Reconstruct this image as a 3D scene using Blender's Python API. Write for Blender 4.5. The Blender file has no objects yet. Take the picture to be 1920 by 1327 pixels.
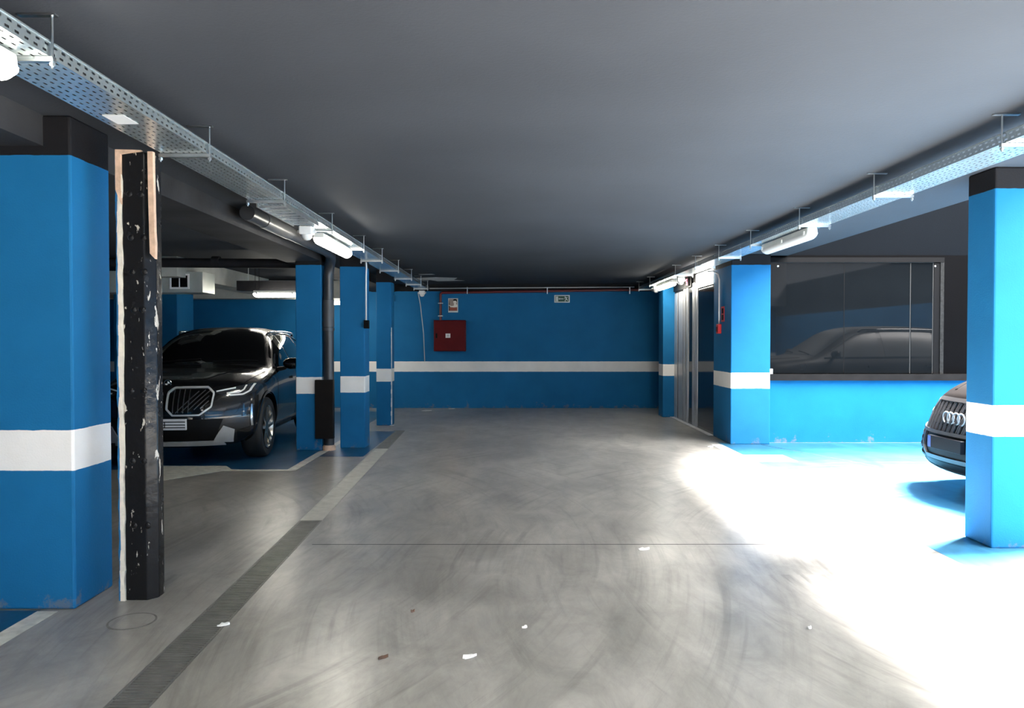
import bpy, bmesh, math, random
import numpy as np
from mathutils import Vector, Matrix
from mathutils.bvhtree import BVHTree

S = bpy.context.scene
C = S.collection
random.seed(7)
PI = math.pi

# ------------------------------------------------------------------ camera
cam_d = bpy.data.cameras.new('camera')
cam_d.sensor_width = 36.0
cam_d.lens = 1400 / 1920 * 36
cam_d.clip_start = 0.05
cam = bpy.data.objects.new('camera', cam_d)
C.objects.link(cam)
cam.location = (0, 0, 1.45)
cam.rotation_euler = (math.radians(90 - 1.04), 0, 0)
S.camera = cam

# ------------------------------------------------------------------ view
S.view_settings.view_transform = 'Standard'
S.view_settings.look = 'None'
S.view_settings.gamma = 1
S.view_settings.use_curve_mapping = False
S.view_settings.exposure = 2.2

# ------------------------------------------------------------------ sky and sun (reach the place through an open light shaft)
W = bpy.data.worlds.new('sky')
S.world = W
W.use_nodes = True
bg = W.node_tree.nodes['Background']
bg.inputs[0].default_value = (1.0, 0.98, 0.96, 1)
bg.inputs[1].default_value = 6.0
sun_d = bpy.data.lights.new('sun', 'SUN')
sun_d.energy = 55
sun_d.angle = math.radians(20)
sun_d.color = (1.0, 0.955, 0.92)
sun = bpy.data.objects.new('sun', sun_d)
C.objects.link(sun)
sun.rotation_euler = Vector((-0.60, -0.26, -1.0)).to_track_quat('-Z', 'Y').to_euler()

LAMP = 11.0      # fluorescent diffusers

# ------------------------------------------------------------------ materials
MT = {}

def new_mat(name):
    m = bpy.data.materials.new(name)
    m.use_nodes = True
    nt = m.node_tree
    return m, nt, nt.nodes['Principled BSDF']

def lin(c):
    return tuple((v / 12.92 if v <= 0.04045 else ((v + 0.055) / 1.055) ** 2.4) for v in c)

def rgb(r, g, b):
    return lin((r / 255, g / 255, b / 255))

def N(nt, t, **kw):
    n = nt.nodes.new(t)
    for k, v in kw.items():
        setattr(n, k, v)
    return n

def noise(nt, vec, scale, detail=4, rough=0.55, dist=0.0):
    n = N(nt, 'ShaderNodeTexNoise')
    n.inputs['Scale'].default_value = scale
    n.inputs['Detail'].default_value = detail
    n.inputs['Roughness'].default_value = rough
    n.inputs['Distortion'].default_value = dist
    nt.links.new(vec, n.inputs['Vector'])
    return n.outputs['Fac']

def ramp(nt, fac, stops, interp='LINEAR'):
    r = N(nt, 'ShaderNodeValToRGB')
    r.color_ramp.interpolation = interp
    el = r.color_ramp.elements
    while len(el) > 1:
        el.remove(el[-1])
    el[0].position = stops[0][0]
    c0 = stops[0][1]
    el[0].color = (*c0, 1) if len(c0) == 3 else c0
    for p, c in stops[1:]:
        e = el.new(p)
        e.color = (*c, 1)
    nt.links.new(fac, r.inputs['Fac'])
    return r.outputs['Color']

def mix(nt, fac, a, b, mode='MIX'):
    m = N(nt, 'ShaderNodeMix')
    m.data_type = 'RGBA'
    m.blend_type = mode
    for inp, v in ((0, fac), (6, a), (7, b)):
        if isinstance(v, (int, float)):
            m.inputs[inp].default_value = v
        elif isinstance(v, tuple):
            m.inputs[inp].default_value = (*v[:3], 1)
        else:
            nt.links.new(v, m.inputs[inp])
    return m.outputs[2]

def math_n(nt, op, a, b=0.0, c=None):
    m = N(nt, 'ShaderNodeMath', operation=op)
    for i, v in enumerate((a, b) if c is None else (a, b, c)):
        if isinstance(v, (int, float)):
            m.inputs[i].default_value = v
        else:
            nt.links.new(v, m.inputs[i])
    return m.outputs[0]

def bump(nt, bsdf, h, strength=0.2, dist=0.01):
    b = N(nt, 'ShaderNodeBump')
    b.inputs['Strength'].default_value = strength
    b.inputs['Distance'].default_value = dist
    nt.links.new(h, b.inputs['Height'])
    nt.links.new(b.outputs[0], bsdf.inputs['Normal'])

def mat(name, col, rough=0.5, metal=0.0, var=0.12, scale=6.0, bmp=0.0, bscale=60, coat=0.0, emis=None, estr=0.0, spec=0.5, rvar=0.0):
    if name in MT:
        return MT[name]
    m, nt, b = new_mat(name)
    tc = N(nt, 'ShaderNodeTexCoord').outputs['Object']
    f = noise(nt, tc, scale)
    lo = tuple(max(0, c * (1 - var)) for c in col)
    hi = tuple(min(1, c * (1 + var)) for c in col)
    nt.links.new(ramp(nt, f, [(0.3, lo), (0.7, hi)]), b.inputs['Base Color'])
    b.inputs['Roughness'].default_value = rough
    if rvar:
        r = math_n(nt, 'MULTIPLY_ADD', noise(nt, tc, scale * 3), rvar, rough - rvar / 2)
        nt.links.new(r, b.inputs['Roughness'])
    b.inputs['Metallic'].default_value = metal
    b.inputs['Specular IOR Level'].default_value = spec
    b.inputs['Coat Weight'].default_value = coat
    b.inputs['Coat Roughness'].default_value = 0.03
    if emis:
        b.inputs['Emission Color'].default_value = (*emis, 1)
        b.inputs['Emission Strength'].default_value = estr
    if bmp:
        bump(nt, b, noise(nt, tc, bscale), bmp)
    MT[name] = m
    return m

BLUE = (0.012, 0.146, 0.335)
WHITE = (0.88, 0.86, 0.83)
BLACK = (0.012, 0.012, 0.014)

def paint(name, stops, rough=0.6, wear=True, spec=0.12):
    """wall paint in bands by height: stops = [(z, colour), ...]"""
    m, nt, b = new_mat(name)
    geo = N(nt, 'ShaderNodeNewGeometry')
    pos = geo.outputs['Position']
    sep = N(nt, 'ShaderNodeSeparateXYZ')
    nt.links.new(pos, sep.inputs[0])
    wob = noise(nt, pos, 9)
    z = math_n(nt, 'MULTIPLY_ADD', wob, 0.012, sep.outputs[2])
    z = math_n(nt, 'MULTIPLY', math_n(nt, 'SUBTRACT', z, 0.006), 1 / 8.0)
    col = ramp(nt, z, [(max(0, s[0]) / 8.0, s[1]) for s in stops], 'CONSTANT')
    big = noise(nt, pos, 2.2, 5)
    col = mix(nt, 1.0, col, ramp(nt, big, [(0.3, (0.86, 0.86, 0.86)), (0.7, (1, 1, 1))]), 'MULTIPLY')
    if wear:   # scuffed plaster in patches with their own outline, denser low down where bumpers rub
        sc = noise(nt, pos, 5.5, 8, 0.7)
        low = math_n(nt, 'MULTIPLY', math_n(nt, 'MAXIMUM', math_n(nt, 'SUBTRACT', 0.22, sep.outputs[2]), 0.0), 0.9)
        k = ramp(nt, math_n(nt, 'ADD', sc, low), [(0.70, (0, 0, 0)), (0.76, (0.55, 0.55, 0.55))])
        col = mix(nt, k, col, (0.16, 0.16, 0.155))
    nt.links.new(col, b.inputs['Base Color'])
    b.inputs['Roughness'].default_value = rough
    b.inputs['Specular IOR Level'].default_value = spec
    bump(nt, b, noise(nt, pos, 95, 3), 0.22, 0.006)
    MT[name] = m
    return m

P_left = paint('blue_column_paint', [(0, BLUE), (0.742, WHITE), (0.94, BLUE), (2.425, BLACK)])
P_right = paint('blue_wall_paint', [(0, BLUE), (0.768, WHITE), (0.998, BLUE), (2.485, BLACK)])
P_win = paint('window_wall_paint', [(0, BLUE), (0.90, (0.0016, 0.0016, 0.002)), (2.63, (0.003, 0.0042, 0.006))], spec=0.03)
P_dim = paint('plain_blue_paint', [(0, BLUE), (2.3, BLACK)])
M_ceil = mat('ceiling_paint', (0.048, 0.052, 0.060), 0.7, 0, 0.10, 0.8, 0.12, 70, spec=0.08)
M_black = mat('black_paint', (0.014, 0.014, 0.016), 0.55, 0, 0.2, 3, 0.15, 60, spec=0.15)
M_beam = mat('grey_beam_paint', (0.032, 0.032, 0.034), 0.7, 0, 0.35, 1.6, 0.15, 50, spec=0.1)
M_pale = mat('pale_concrete', (0.42, 0.42, 0.38), 0.8, 0, 0.2, 2.5, 0.15, 50)
M_shaft = mat('shaft_plaster', (0.05, 0.053, 0.06), 0.8, 0, 0.15, 1)
M_shaftw = mat('shaft_render', (0.45, 0.44, 0.42), 0.8, 0, 0.1, 1)
M_galv = mat('galvanised_steel', (0.50, 0.56, 0.57), 0.26, 0.78, 0.10, 4, 0.02, 40)
M_cable = mat('black_cable_sheath', (0.012, 0.012, 0.013), 0.5, 0, 0.2, 6, spec=0.2)
M_galv2 = mat('dull_zinc', (0.55, 0.57, 0.57), 0.35, 1.0, 0.1, 10)
M_steel = mat('brushed_steel', (0.62, 0.61, 0.60), 0.42, 0.75, 0.1, 3)
M_darkglass = mat('dark_glossy_panel', (0.010, 0.012, 0.015), 0.06, 0.0, 0.1, 3)
M_glass = mat('tinted_window_glass', (0.004, 0.005, 0.006), 0.025, 0.0, 0.1, 3, spec=0.20)
M_frame = mat('black_window_frame', (0.0035, 0.0035, 0.004), 0.5, 0, 0.1, 3, spec=0.08)
M_edge = mat('window_edge_seal', (0.030, 0.030, 0.030), 0.5, 0, 0.1, 3, spec=0.15)
M_red = mat('red_enamel', (0.10, 0.004, 0.006), 0.5, 0, 0.1, 4, spec=0.15)
M_redp = mat('red_pipe_paint', (0.10, 0.006, 0.008), 0.4, 0, 0.1, 8)
M_bright_red = mat('red_plastic', (0.55, 0.02, 0.02), 0.35, 0, 0.05, 8)
M_white = mat('white_plastic', (0.75, 0.75, 0.74), 0.4, 0, 0.05, 8)
M_conduit = mat('grey_conduit', (0.50, 0.51, 0.52), 0.4, 0, 0.05, 8)
M_pipe = mat('dark_grey_pipe', (0.030, 0.031, 0.034), 0.35, 0, 0.15, 6)
M_pipe2 = mat('pipe_coupling', (0.07, 0.072, 0.076), 0.35, 0, 0.1, 6)
M_boxdark = mat('dark_brown_sheet', (0.009, 0.0075, 0.007), 0.5, 0, 0.1, 6, spec=0.15)
M_duct = mat('duct_sheet', (0.42, 0.45, 0.42), 0.45, 0.35, 0.1, 3)
M_line = mat('line_paint', (0.55, 0.54, 0.47), 0.45, 0, 0.22, 14)
M_linew = mat('white_line_paint', (0.78, 0.78, 0.74), 0.5, 0, 0.12, 14)
M_wood = mat('torn_board', (0.62, 0.42, 0.30), 0.8, 0, 0.22, 18, 0.25, 40)
M_plaster = mat('torn_plaster', (0.72, 0.66, 0.56), 0.85, 0, 0.12, 20, 0.4, 40)
M_bluep = mat('blue_board_paint', BLUE, 0.5, 0, 0.1, 10)
M_lamp = mat('lamp_diffuser_lit', (0.9, 0.9, 0.86), 0.4, 0, 0, 5, emis=(1.0, 0.95, 0.83), estr=LAMP)
M_lampoff = mat('lamp_diffuser_unlit', (0.62, 0.64, 0.64), 0.25, 0, 0.05, 5)
M_lampbody = mat('lamp_housing', (0.55, 0.55, 0.53), 0.45, 0, 0.05, 5)
M_grate = mat('steel_grate', (0.20, 0.20, 0.185), 0.45, 0.6, 0.15, 9)
M_gratep = mat('pale_grate', (0.46, 0.45, 0.40), 0.5, 0.0, 0.15, 9)
M_hole = mat('channel_concrete', (0.03, 0.03, 0.028), 0.9, 0, 0.2, 9)
M_joint = mat('joint_filler', (0.055, 0.055, 0.055), 0.8, 0, 0.2, 9)
M_peel = mat('bare_plaster_patch', (0.62, 0.62, 0.60), 0.85, 0, 0.15, 12)

# floor: worn sealed concrete with scuffs and tyre marks
def floor_material(name, base, blue=False):
    m, nt, b = new_mat(name)
    pos = N(nt, 'ShaderNodeNewGeometry').outputs['Position']
    big = noise(nt, pos, 0.55, 6, 0.6, 0.6)
    col = ramp(nt, big, [(0.30, tuple(c * 0.66 for c in base)), (0.70, tuple(c * 1.16 for c in base))])
    mp = N(nt, 'ShaderNodeMapping')
    mp.inputs['Scale'].default_value = (1.0, 0.45, 1.0)
    mp.inputs['Rotation'].default_value = (0, 0, 0.35)
    nt.links.new(pos, mp.inputs[0])
    st = noise(nt, mp.outputs[0], 3.2, 10, 0.70, 0.5)
    col = mix(nt, 0.75, col, ramp(nt, st, [(0.30, (0.42, 0.42, 0.42)), (0.70, (1.35, 1.35, 1.33))]), 'MULTIPLY')
    # swept tyre scuffs: streaks that follow circles round a turning centre
    sp2 = N(nt, 'ShaderNodeSeparateXYZ')
    nt.links.new(pos, sp2.inputs[0])
    def arcs(cx, cy, seed, lo, hi, amt):
        X = math_n(nt, 'SUBTRACT', sp2.outputs[0], cx); Y = math_n(nt, 'SUBTRACT', sp2.outputs[1], cy)
        rad = math_n(nt, 'SQRT', math_n(nt, 'ADD', math_n(nt, 'MULTIPLY', X, X), math_n(nt, 'MULTIPLY', Y, Y)))
        th = math_n(nt, 'ARCTAN2', Y, X)
        cb = N(nt, 'ShaderNodeCombineXYZ')
        nt.links.new(math_n(nt, 'MULTIPLY', rad, 13.0), cb.inputs[0]); nt.links.new(math_n(nt, 'MULTIPLY', th, 2.2), cb.inputs[1])
        cb.inputs[2].default_value = seed
        return ramp(nt, noise(nt, cb.outputs[0], 1.0, 5, 0.65), [(lo, (1, 1, 1)), (hi, (amt, amt, amt))])
    msk = ramp(nt, noise(nt, pos, 0.7, 4, 0.6), [(0.42, (0, 0, 0)), (0.60, (1, 1, 1))])
    col = mix(nt, msk, col, mix(nt, 1.0, col, arcs(4.5, 4.6, 1.0, 0.50, 0.66, 0.58), 'MULTIPLY'))
    col = mix(nt, math_n(nt, 'SUBTRACT', 1.0, msk), col, mix(nt, 1.0, col, arcs(-4.2, 5.5, 7.0, 0.52, 0.68, 0.66), 'MULTIPLY'))
    # pale scrapes
    sp = noise(nt, mp.outputs[0], 16, 8, 0.8, 0.2)
    col = mix(nt, ramp(nt, sp, [(0.655, (0, 0, 0)), (0.72, (0.6, 0.6, 0.6))]), col, (0.50, 0.50, 0.48) if not blue else (0.2, 0.3, 0.4))
    nt.links.new(col, b.inputs['Base Color'])
    r = math_n(nt, 'MULTIPLY_ADD', big, 0.08, 0.255)
    nt.links.new(r, b.inputs['Roughness'])
    b.inputs['Specular IOR Level'].default_value = 0.5
    h = math_n(nt, 'ADD', noise(nt, pos, 22, 4), math_n(nt, 'MULTIPLY', noise(nt, pos, 3.0, 2), 2.0))
    bump(nt, b, h, 0.05, 0.004)
    MT[name] = m
    return m

M_floor = floor_material('sealed_concrete', (0.330, 0.316, 0.288))
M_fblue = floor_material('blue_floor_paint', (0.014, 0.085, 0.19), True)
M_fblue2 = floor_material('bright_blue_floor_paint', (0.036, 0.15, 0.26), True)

# scratched black steel
def scratched_black():
    m, nt, b = new_mat('scratched_black_steel')
    tc = N(nt, 'ShaderNodeTexCoord').outputs['Object']
    mp = N(nt, 'ShaderNodeMapping')
    mp.inputs['Scale'].default_value = (2.4, 2.4, 0.8)
    nt.links.new(tc, mp.inputs[0])
    n1 = noise(nt, mp.outputs[0], 11, 6, 0.62, 0.4)
    chips = ramp(nt, n1, [(0.622, (0, 0, 0)), (0.64, (1, 1, 1))])
    col = mix(nt, chips, (0.010, 0.010, 0.011), (0.50, 0.46, 0.40))
    nt.links.new(col, b.inputs['Base Color'])
    nt.links.new(math_n(nt, 'MULTIPLY_ADD', noise(nt, tc, 14), 0.3, 0.08), b.inputs['Roughness'])
    bump(nt, b, noise(nt, tc, 16, 3), 0.25, 0.012)
    b.inputs['Specular IOR Level'].default_value = 0.22
    MT['scr'] = m
    return m
M_scr = scratched_black()
M_skyscreen = mat('sky_screen_render', (0.06, 0.062, 0.068), 0.8, 0, 0.1, 1, spec=0.1)  # dark coat of the added sky-blocking wall

# ------------------------------------------------------------------ mesh helpers
class MB:
    def __init__(s):
        s.v = []; s.f = []; s.smooth = False
    def add(s, vs, fs):
        o = len(s.v)
        s.v += [tuple(v) for v in vs]
        s.f += [tuple(i + o for i in f) for f in fs]
        return s
    def box(s, x0, x1, y0, y1, z0, z1):
        return s.add([(x0, y0, z0), (x1, y0, z0), (x1, y1, z0), (x0, y1, z0), (x0, y0, z1), (x1, y0, z1), (x1, y1, z1), (x0, y1, z1)],
                     [(3, 2, 1, 0), (4, 5, 6, 7), (0, 1, 5, 4), (1, 2, 6, 5), (2, 3, 7, 6), (3, 0, 4, 7)])
    def quad(s, a, b, c, d):
        return s.add([a, b, c, d], [(0, 1, 2, 3)])
    def prism(s, poly, axis, a, b):
        """poly of 2D points extruded along axis from a to b"""
        def P(p, t):
            return {'x': (t, p[0], p[1]), 'y': (p[0], t, p[1]), 'z': (p[0], p[1], t)}[axis]
        n = len(poly)
        vs = [P(p, a) for p in poly] + [P(p, b) for p in poly]
        fs = [tuple(range(n - 1, -1, -1)), tuple(range(n, 2 * n))]
        fs += [(i, (i + 1) % n, n + (i + 1) % n, n + i) for i in range(n)]
        return s.add(vs, fs)
    def tube(s, pts, r, n=10, cap=True):
        pts = [Vector(p) for p in pts]
        rs = r if isinstance(r, (list, tuple)) else [r] * len(pts)
        vs, fs = [], []
        ref = None
        for i, p in enumerate(pts):
            d = (pts[min(i + 1, len(pts) - 1)] - pts[max(i - 1, 0)]).normalized()
            if ref is None:
                ref = Vector((0, 0, 1)) if abs(d.z) < 0.9 else Vector((1, 0, 0))
            u = (ref - d * ref.dot(d)).normalized()
            ref = u
            w = d.cross(u)
            for k in range(n):
                a = 2 * PI * k / n
                vs.append(p + (u * math.cos(a) + w * math.sin(a)) * rs[i])
        for i in range(len(pts) - 1):
            for k in range(n):
                fs.append((i * n + k, i * n + (k + 1) % n, (i + 1) * n + (k + 1) % n, (i + 1) * n + k))
        if cap:
            fs.append(tuple(range(n - 1, -1, -1)))
            fs.append(tuple(range((len(pts) - 1) * n, len(pts) * n)))
        return s.add(vs, fs)
    def lathe(s, prof, axis='x', c=(0, 0, 0), n=40):
        vs, fs = [], []
        for (r, t) in prof:
            for k in range(n):
                a = 2 * PI * k / n
                q = (r * math.cos(a), r * math.sin(a))
                p = {'x': (t, q[0], q[1]), 'y': (q[0], t, q[1]), 'z': (q[0], q[1], t)}[axis]
                vs.append((p[0] + c[0], p[1] + c[1], p[2] + c[2]))
        for i in range(len(prof) - 1):
            for k in range(n):
                fs.append((i * n + k, i * n + (k + 1) % n, (i + 1) * n + (k + 1) % n, (i + 1) * n + k))
        return s.add(vs, fs)
    def mesh(s, name):
        me = bpy.data.meshes.new(name)
        me.from_pydata(s.v, [], s.f)
        bm = bmesh.new(); bm.from_mesh(me)
        bmesh.ops.recalc_face_normals(bm, faces=bm.faces)
        bm.to_mesh(me); bm.free()
        return me
    def build(s, name, m, parent=None, bevel=0.0, smooth=False, loc=None):
        me = s.mesh(name)
        o = bpy.data.objects.new(name, me)
        C.objects.link(o)
        me.materials.append(m)
        if smooth:
            for p in me.polygons: p.use_smooth = True
            if smooth == 'auto':
                md = o.modifiers.new('edges', 'EDGE_SPLIT'); md.split_angle = math.radians(38)
        if bevel:
            md = o.modifiers.new('bevel', 'BEVEL'); md.width = bevel; md.segments = 2; md.limit_method = 'ANGLE'
        if parent is not None: o.parent = parent
        if loc is not None: o.location = loc
        return o

def tag(o, label, cat, group=None, kind=None):
    o['label'] = label; o['category'] = cat
    if group: o['group'] = group
    if kind: o['kind'] = kind
    return o

def empty(name, loc, label, cat, group=None, kind=None, rz=0):
    o = bpy.data.objects.new(name, None)
    o.empty_display_size = 0.1
    C.objects.link(o)
    o.location = loc; o.rotation_euler = (0, 0, rz)
    return tag(o, label, cat, group, kind)

def child(src, name, parent, loc, rot=(0, 0, 0)):
    o = bpy.data.objects.new(name, src.data)
    for md in src.modifiers:
        n = o.modifiers.new(md.name, md.type)
        for k in ('width', 'segments', 'limit_method', 'split_angle'):
            if hasattr(md, k): setattr(n, k, getattr(md, k))
    C.objects.link(o); o.parent = parent; o.location = loc; o.rotation_euler = rot
    return o

def struct(name, mb, m, label, cat, **kw):
    return tag(mb.build(name, m, **kw), label, cat, kind='structure')

def arc(cx, cy, r, a0, a1, n):
    return [(cx + r * math.cos(a0 + (a1 - a0) * i / n), cy + r * math.sin(a0 + (a1 - a0) * i / n)) for i in range(n + 1)]

ZC = 2.65
YB = 16.0

# ------------------------------------------------------------------ floor with drain slot
def dx(y):
    return -1.525 - 0.0315 * (y - 2.946)
HW = 0.092
D0, D1 = -2.0, 12.0
mb = MB()
XL, XR, YF = -9.5, 9.6, -6.0
mb.quad((XL, YF, 0), (dx(D0) - HW, D0, 0), (dx(D1) - HW, D1, 0), (XL, YB + 0.3, 0))
mb.quad((dx(D0) + HW, D0, 0), (XR, YF, 0), (XR, YB + 0.3, 0), (dx(D1) + HW, D1, 0))
mb.add([(XL, YF, 0), (XR, YF, 0), (dx(D0) + HW, D0, 0), (dx(D0) - HW, D0, 0)], [(0, 1, 2, 3)])
mb.add([(dx(D1) - HW, D1, 0), (dx(D1) + HW, D1, 0), (XR, YB + 0.3, 0), (XL, YB + 0.3, 0)], [(0, 1, 2, 3)])
for s in (-1, 1):
    mb.quad((dx(D0) + s * HW, D0, 0), (dx(D1) + s * HW, D1, 0), (dx(D1) + s * HW, D1, -0.07), (dx(D0) + s * HW, D0, -0.07))
mb.quad((dx(D0) - HW, D0, -0.07), (dx(D0) + HW, D0, -0.07), (dx(D1) + HW, D1, -0.07), (dx(D1) - HW, D1, -0.07))
mb.quad((dx(D0) - HW, D0, -0.07), (dx(D0) + HW, D0, -0.07), (dx(D0) + HW, D0, 0), (dx(D0) - HW, D0, 0))
mb.quad((dx(D1) - HW, D1, -0.07), (dx(D1) + HW, D1, -0.07), (dx(D1) + HW, D1, 0), (dx(D1) - HW, D1, 0))
floor = struct('floor', mb, M_floor, 'grey sealed concrete garage floor with scuffs and tyre marks', 'floor')
for p in floor.data.polygons:      # normals up
    pass

def slab(name, poly, m, z=0.002):
    return MB().prism(poly, 'z', 0.0003, z).build(name, m, floor)
# blue painted bays and lines
slab('painted_bay', [(-5.3, 8.36), (-2.5, 8.36), (-2.5, 15.2), (-5.3, 15.2)], M_fblue, 0.0015)
slab('painted_bay', [(-5.3, 0.5), (-2.53, 0.5), (-2.53, 3.98), (-5.3, 3.98)], M_fblue, 0.0015)
slab('painted_bay', [(-2.42, 9.3), (-1.86, 9.3), (-1.86, 11.9), (-2.42, 11.9)], M_fblue, 0.0012)
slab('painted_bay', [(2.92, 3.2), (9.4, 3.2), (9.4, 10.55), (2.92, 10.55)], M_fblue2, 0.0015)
slab('parking_line', [(-3.62, 8.27), (-2.41, 8.27), (-2.41, 8.36), (-3.62, 8.36)], M_line)
slab('parking_line', [(-2.52, 8.36), (-2.41, 8.36), (-2.41, 9.78), (-2.52, 9.78)], M_line)
slab('parking_line', [(-4.1, 7.9), (-3.6, 7.72), (-3.15, 8.36), (-3.3, 8.60), (-4.1, 8.60)], M_line, 0.003)
slab('parking_line', [(-2.54, 0.4), (-2.43, 0.4), (-2.43, 3.97), (-2.54, 3.97)], M_line)
slab('parking_line', [(2.78, 9.425), (2.92, 9.425), (2.92, 10.38), (2.78, 10.38)], M_linew)
slab('parking_line', [(2.28, 8.90), (3.42, 8.90), (3.42, 9.42), (2.28, 9.42)], M_linew)
slab('parking_dash', [(2.42, 9.16), (2.70, 9.14), (2.70, 9.2), (2.42, 9.22)], M_joint, 0.003)
slab('expansion_joint', [(-1.42, 5.275), (3.2, 5.285), (3.2, 5.295), (-1.42, 5.285)], M_joint, 0.001)
slab('expansion_joint', [(3.46, 10.35), (3.47, 10.35), (4.22, 8.55), (4.21, 8.55)], M_joint, 0.003)

# drain grates
drain = empty('floor_drain', (dx(D0), D0, 0), 'long slotted drain channel let into the grey concrete floor', 'drain')
ang = math.atan2(dx(D1) - dx(D0), D1 - D0)
drain.rotation_euler = (0, 0, -ang)
ln = 1.0
def grate_mb(pitch, bar):
    g = MB()
    g.box(-0.09, -0.078, 0.004, ln - 0.004, -0.02, 0.0)
    g.box(0.078, 0.09, 0.004, ln - 0.004, -0.02, 0.0)
    y = 0.01
    while y < ln - 0.012:
        g.box(-0.078, 0.078, y, y + bar, -0.018, -0.0015)
        y += pitch
    return g
g1 = grate_mb(0.025, 0.014).build('grate', M_grate, drain, loc=(0, 0, 0))
g2 = None
for i in range(1, 14):
    if i in (8, 9, 10, 11):
        if g2 is None:
            g2 = grate_mb(0.025, 0.023).build('grate', M_gratep, drain, loc=(0, i * ln, 0))
        else:
            child(g2, 'grate', drain, (0, i * ln, 0))
    else:
        child(g1, 'grate', drain, (0, i * ln, 0))

# ------------------------------------------------------------------ shell
XO = 3.9                      # left edge of the light shaft
OX0, OX1, OY0, OY1 = -1.5, 2.0, -4.2, -1.2     # ceiling opening added behind the camera to bring daylight onto the near floor
mb = MB().box(XL, XO, OY1, YB + 0.3, ZC, ZC + 0.3).box(XL, XO, YF, OY0, ZC, ZC + 0.3).box(XL, OX0, OY0, OY1, ZC, ZC + 0.3).box(OX1, XO, OY0, OY1, ZC, ZC + 0.3)
mb.box(XO, XR, YF, -5.0, ZC, ZC + 0.3)
ceil = struct('ceiling', mb, M_ceil, 'smooth dark grey painted concrete ceiling slab', 'ceiling')
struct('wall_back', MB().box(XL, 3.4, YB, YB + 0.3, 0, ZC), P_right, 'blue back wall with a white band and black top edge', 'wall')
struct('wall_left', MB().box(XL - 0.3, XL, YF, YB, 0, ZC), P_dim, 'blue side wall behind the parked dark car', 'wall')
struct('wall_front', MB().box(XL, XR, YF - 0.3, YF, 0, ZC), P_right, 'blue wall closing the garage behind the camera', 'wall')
struct('wall_right', MB().box(3.22, 3.5, 14.1, YB, 0, ZC), P_right, 'short blue side wall behind the red riser pipe', 'wall')
struct('wall_side', MB().box(XR, XR + 0.3, YF, 10.6, 0, 3.4), P_dim, 'blue painted wall on the open side of the bays', 'wall')
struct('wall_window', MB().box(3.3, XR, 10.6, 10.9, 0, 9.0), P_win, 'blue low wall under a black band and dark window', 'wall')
mb = MB().box(XO - 0.2, XO, -5.0, 10.6, ZC + 0.3, 6.2).box(XO - 0.2, XR, -5.25, -5.0, ZC + 0.3, 6.2)
struct('wall_shaft', mb, M_shaft, 'dark walls of the open light shaft above the bays', 'wall')
struct('wall_sky_screen', MB().box(16.0, 16.5, -45, 14, 0, 7.5), M_skyscreen, 'added dark wall out of view that blocks the low sky', 'wall')  # unseen wall added to keep low sky out of the window reflection
mb = MB().box(3.075, 3.4, 10.9, 14.1, 0, ZC)
struct('wall_lift', mb, M_black, 'black wall around the steel lift entrance', 'wall')
struct('column', MB().box(2.85, 3.22, 14.1, 14.5, 0, ZC), P_right, 'narrow blue pilaster beside the steel lift doors', 'column', bevel=0.006)
# columns
def column(x0, x1, y0, y1, m, label, z1=ZC):
    return struct('column', MB().box(x0, x1, y0, y1, 0, z1), m, label, 'column', bevel=0.012)
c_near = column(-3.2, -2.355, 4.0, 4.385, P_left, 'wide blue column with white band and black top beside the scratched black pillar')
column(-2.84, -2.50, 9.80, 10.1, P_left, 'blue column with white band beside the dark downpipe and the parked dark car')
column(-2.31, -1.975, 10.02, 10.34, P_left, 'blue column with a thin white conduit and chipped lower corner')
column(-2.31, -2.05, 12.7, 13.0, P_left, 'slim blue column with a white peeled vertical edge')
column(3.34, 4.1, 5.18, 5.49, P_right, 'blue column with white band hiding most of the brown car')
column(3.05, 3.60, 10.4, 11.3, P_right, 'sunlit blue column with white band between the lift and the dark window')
P_pale = paint('pale_blue_paint', [(0, (0.03, 0.20, 0.5)), (2.2, BLACK)])
column(-7.2, -6.05, 13.5, 14.2, P_dim, 'pale blue column standing behind the parked dark car')
# peeled edge on slim column
pe = MB()
for i in range(22):
    z0 = 0.02 + i * 0.075
    w = random.uniform(0.006, 0.028) if i < 12 else random.uniform(0.004, 0.010)
    pe.box(-2.05 - w * 0.6, -2.05 + 0.006, 12.692 - w * .2, 12.71 + w, z0, z0 + 0.074)
tag(pe.build('peeled_edge_strip', M_white), 'ragged white peeled strip on the slim column edge', 'peeled strip')

# beams
struct('beam', MB().box(-3.0, -2.5, -6, YB, 2.487, ZC), M_beam, 'dark grey ceiling beam running over the blue columns', 'beam')
struct('beam', MB().prism([(-8.5, 2.27), (-8.5, 2.62), (-2.95, 2.62), (-2.95, 2.27)], 'y', 14.6, 14.95), M_pale, 'pale concrete beam over the lit lamps behind the dark car', 'beam')
bm_ = MB().box(-5.15, -4.75, 10.6, 14.6, 2.36, 2.645)
struct('beam', bm_, M_pale, 'pale concrete side beam above the ventilation duct', 'beam')

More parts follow.
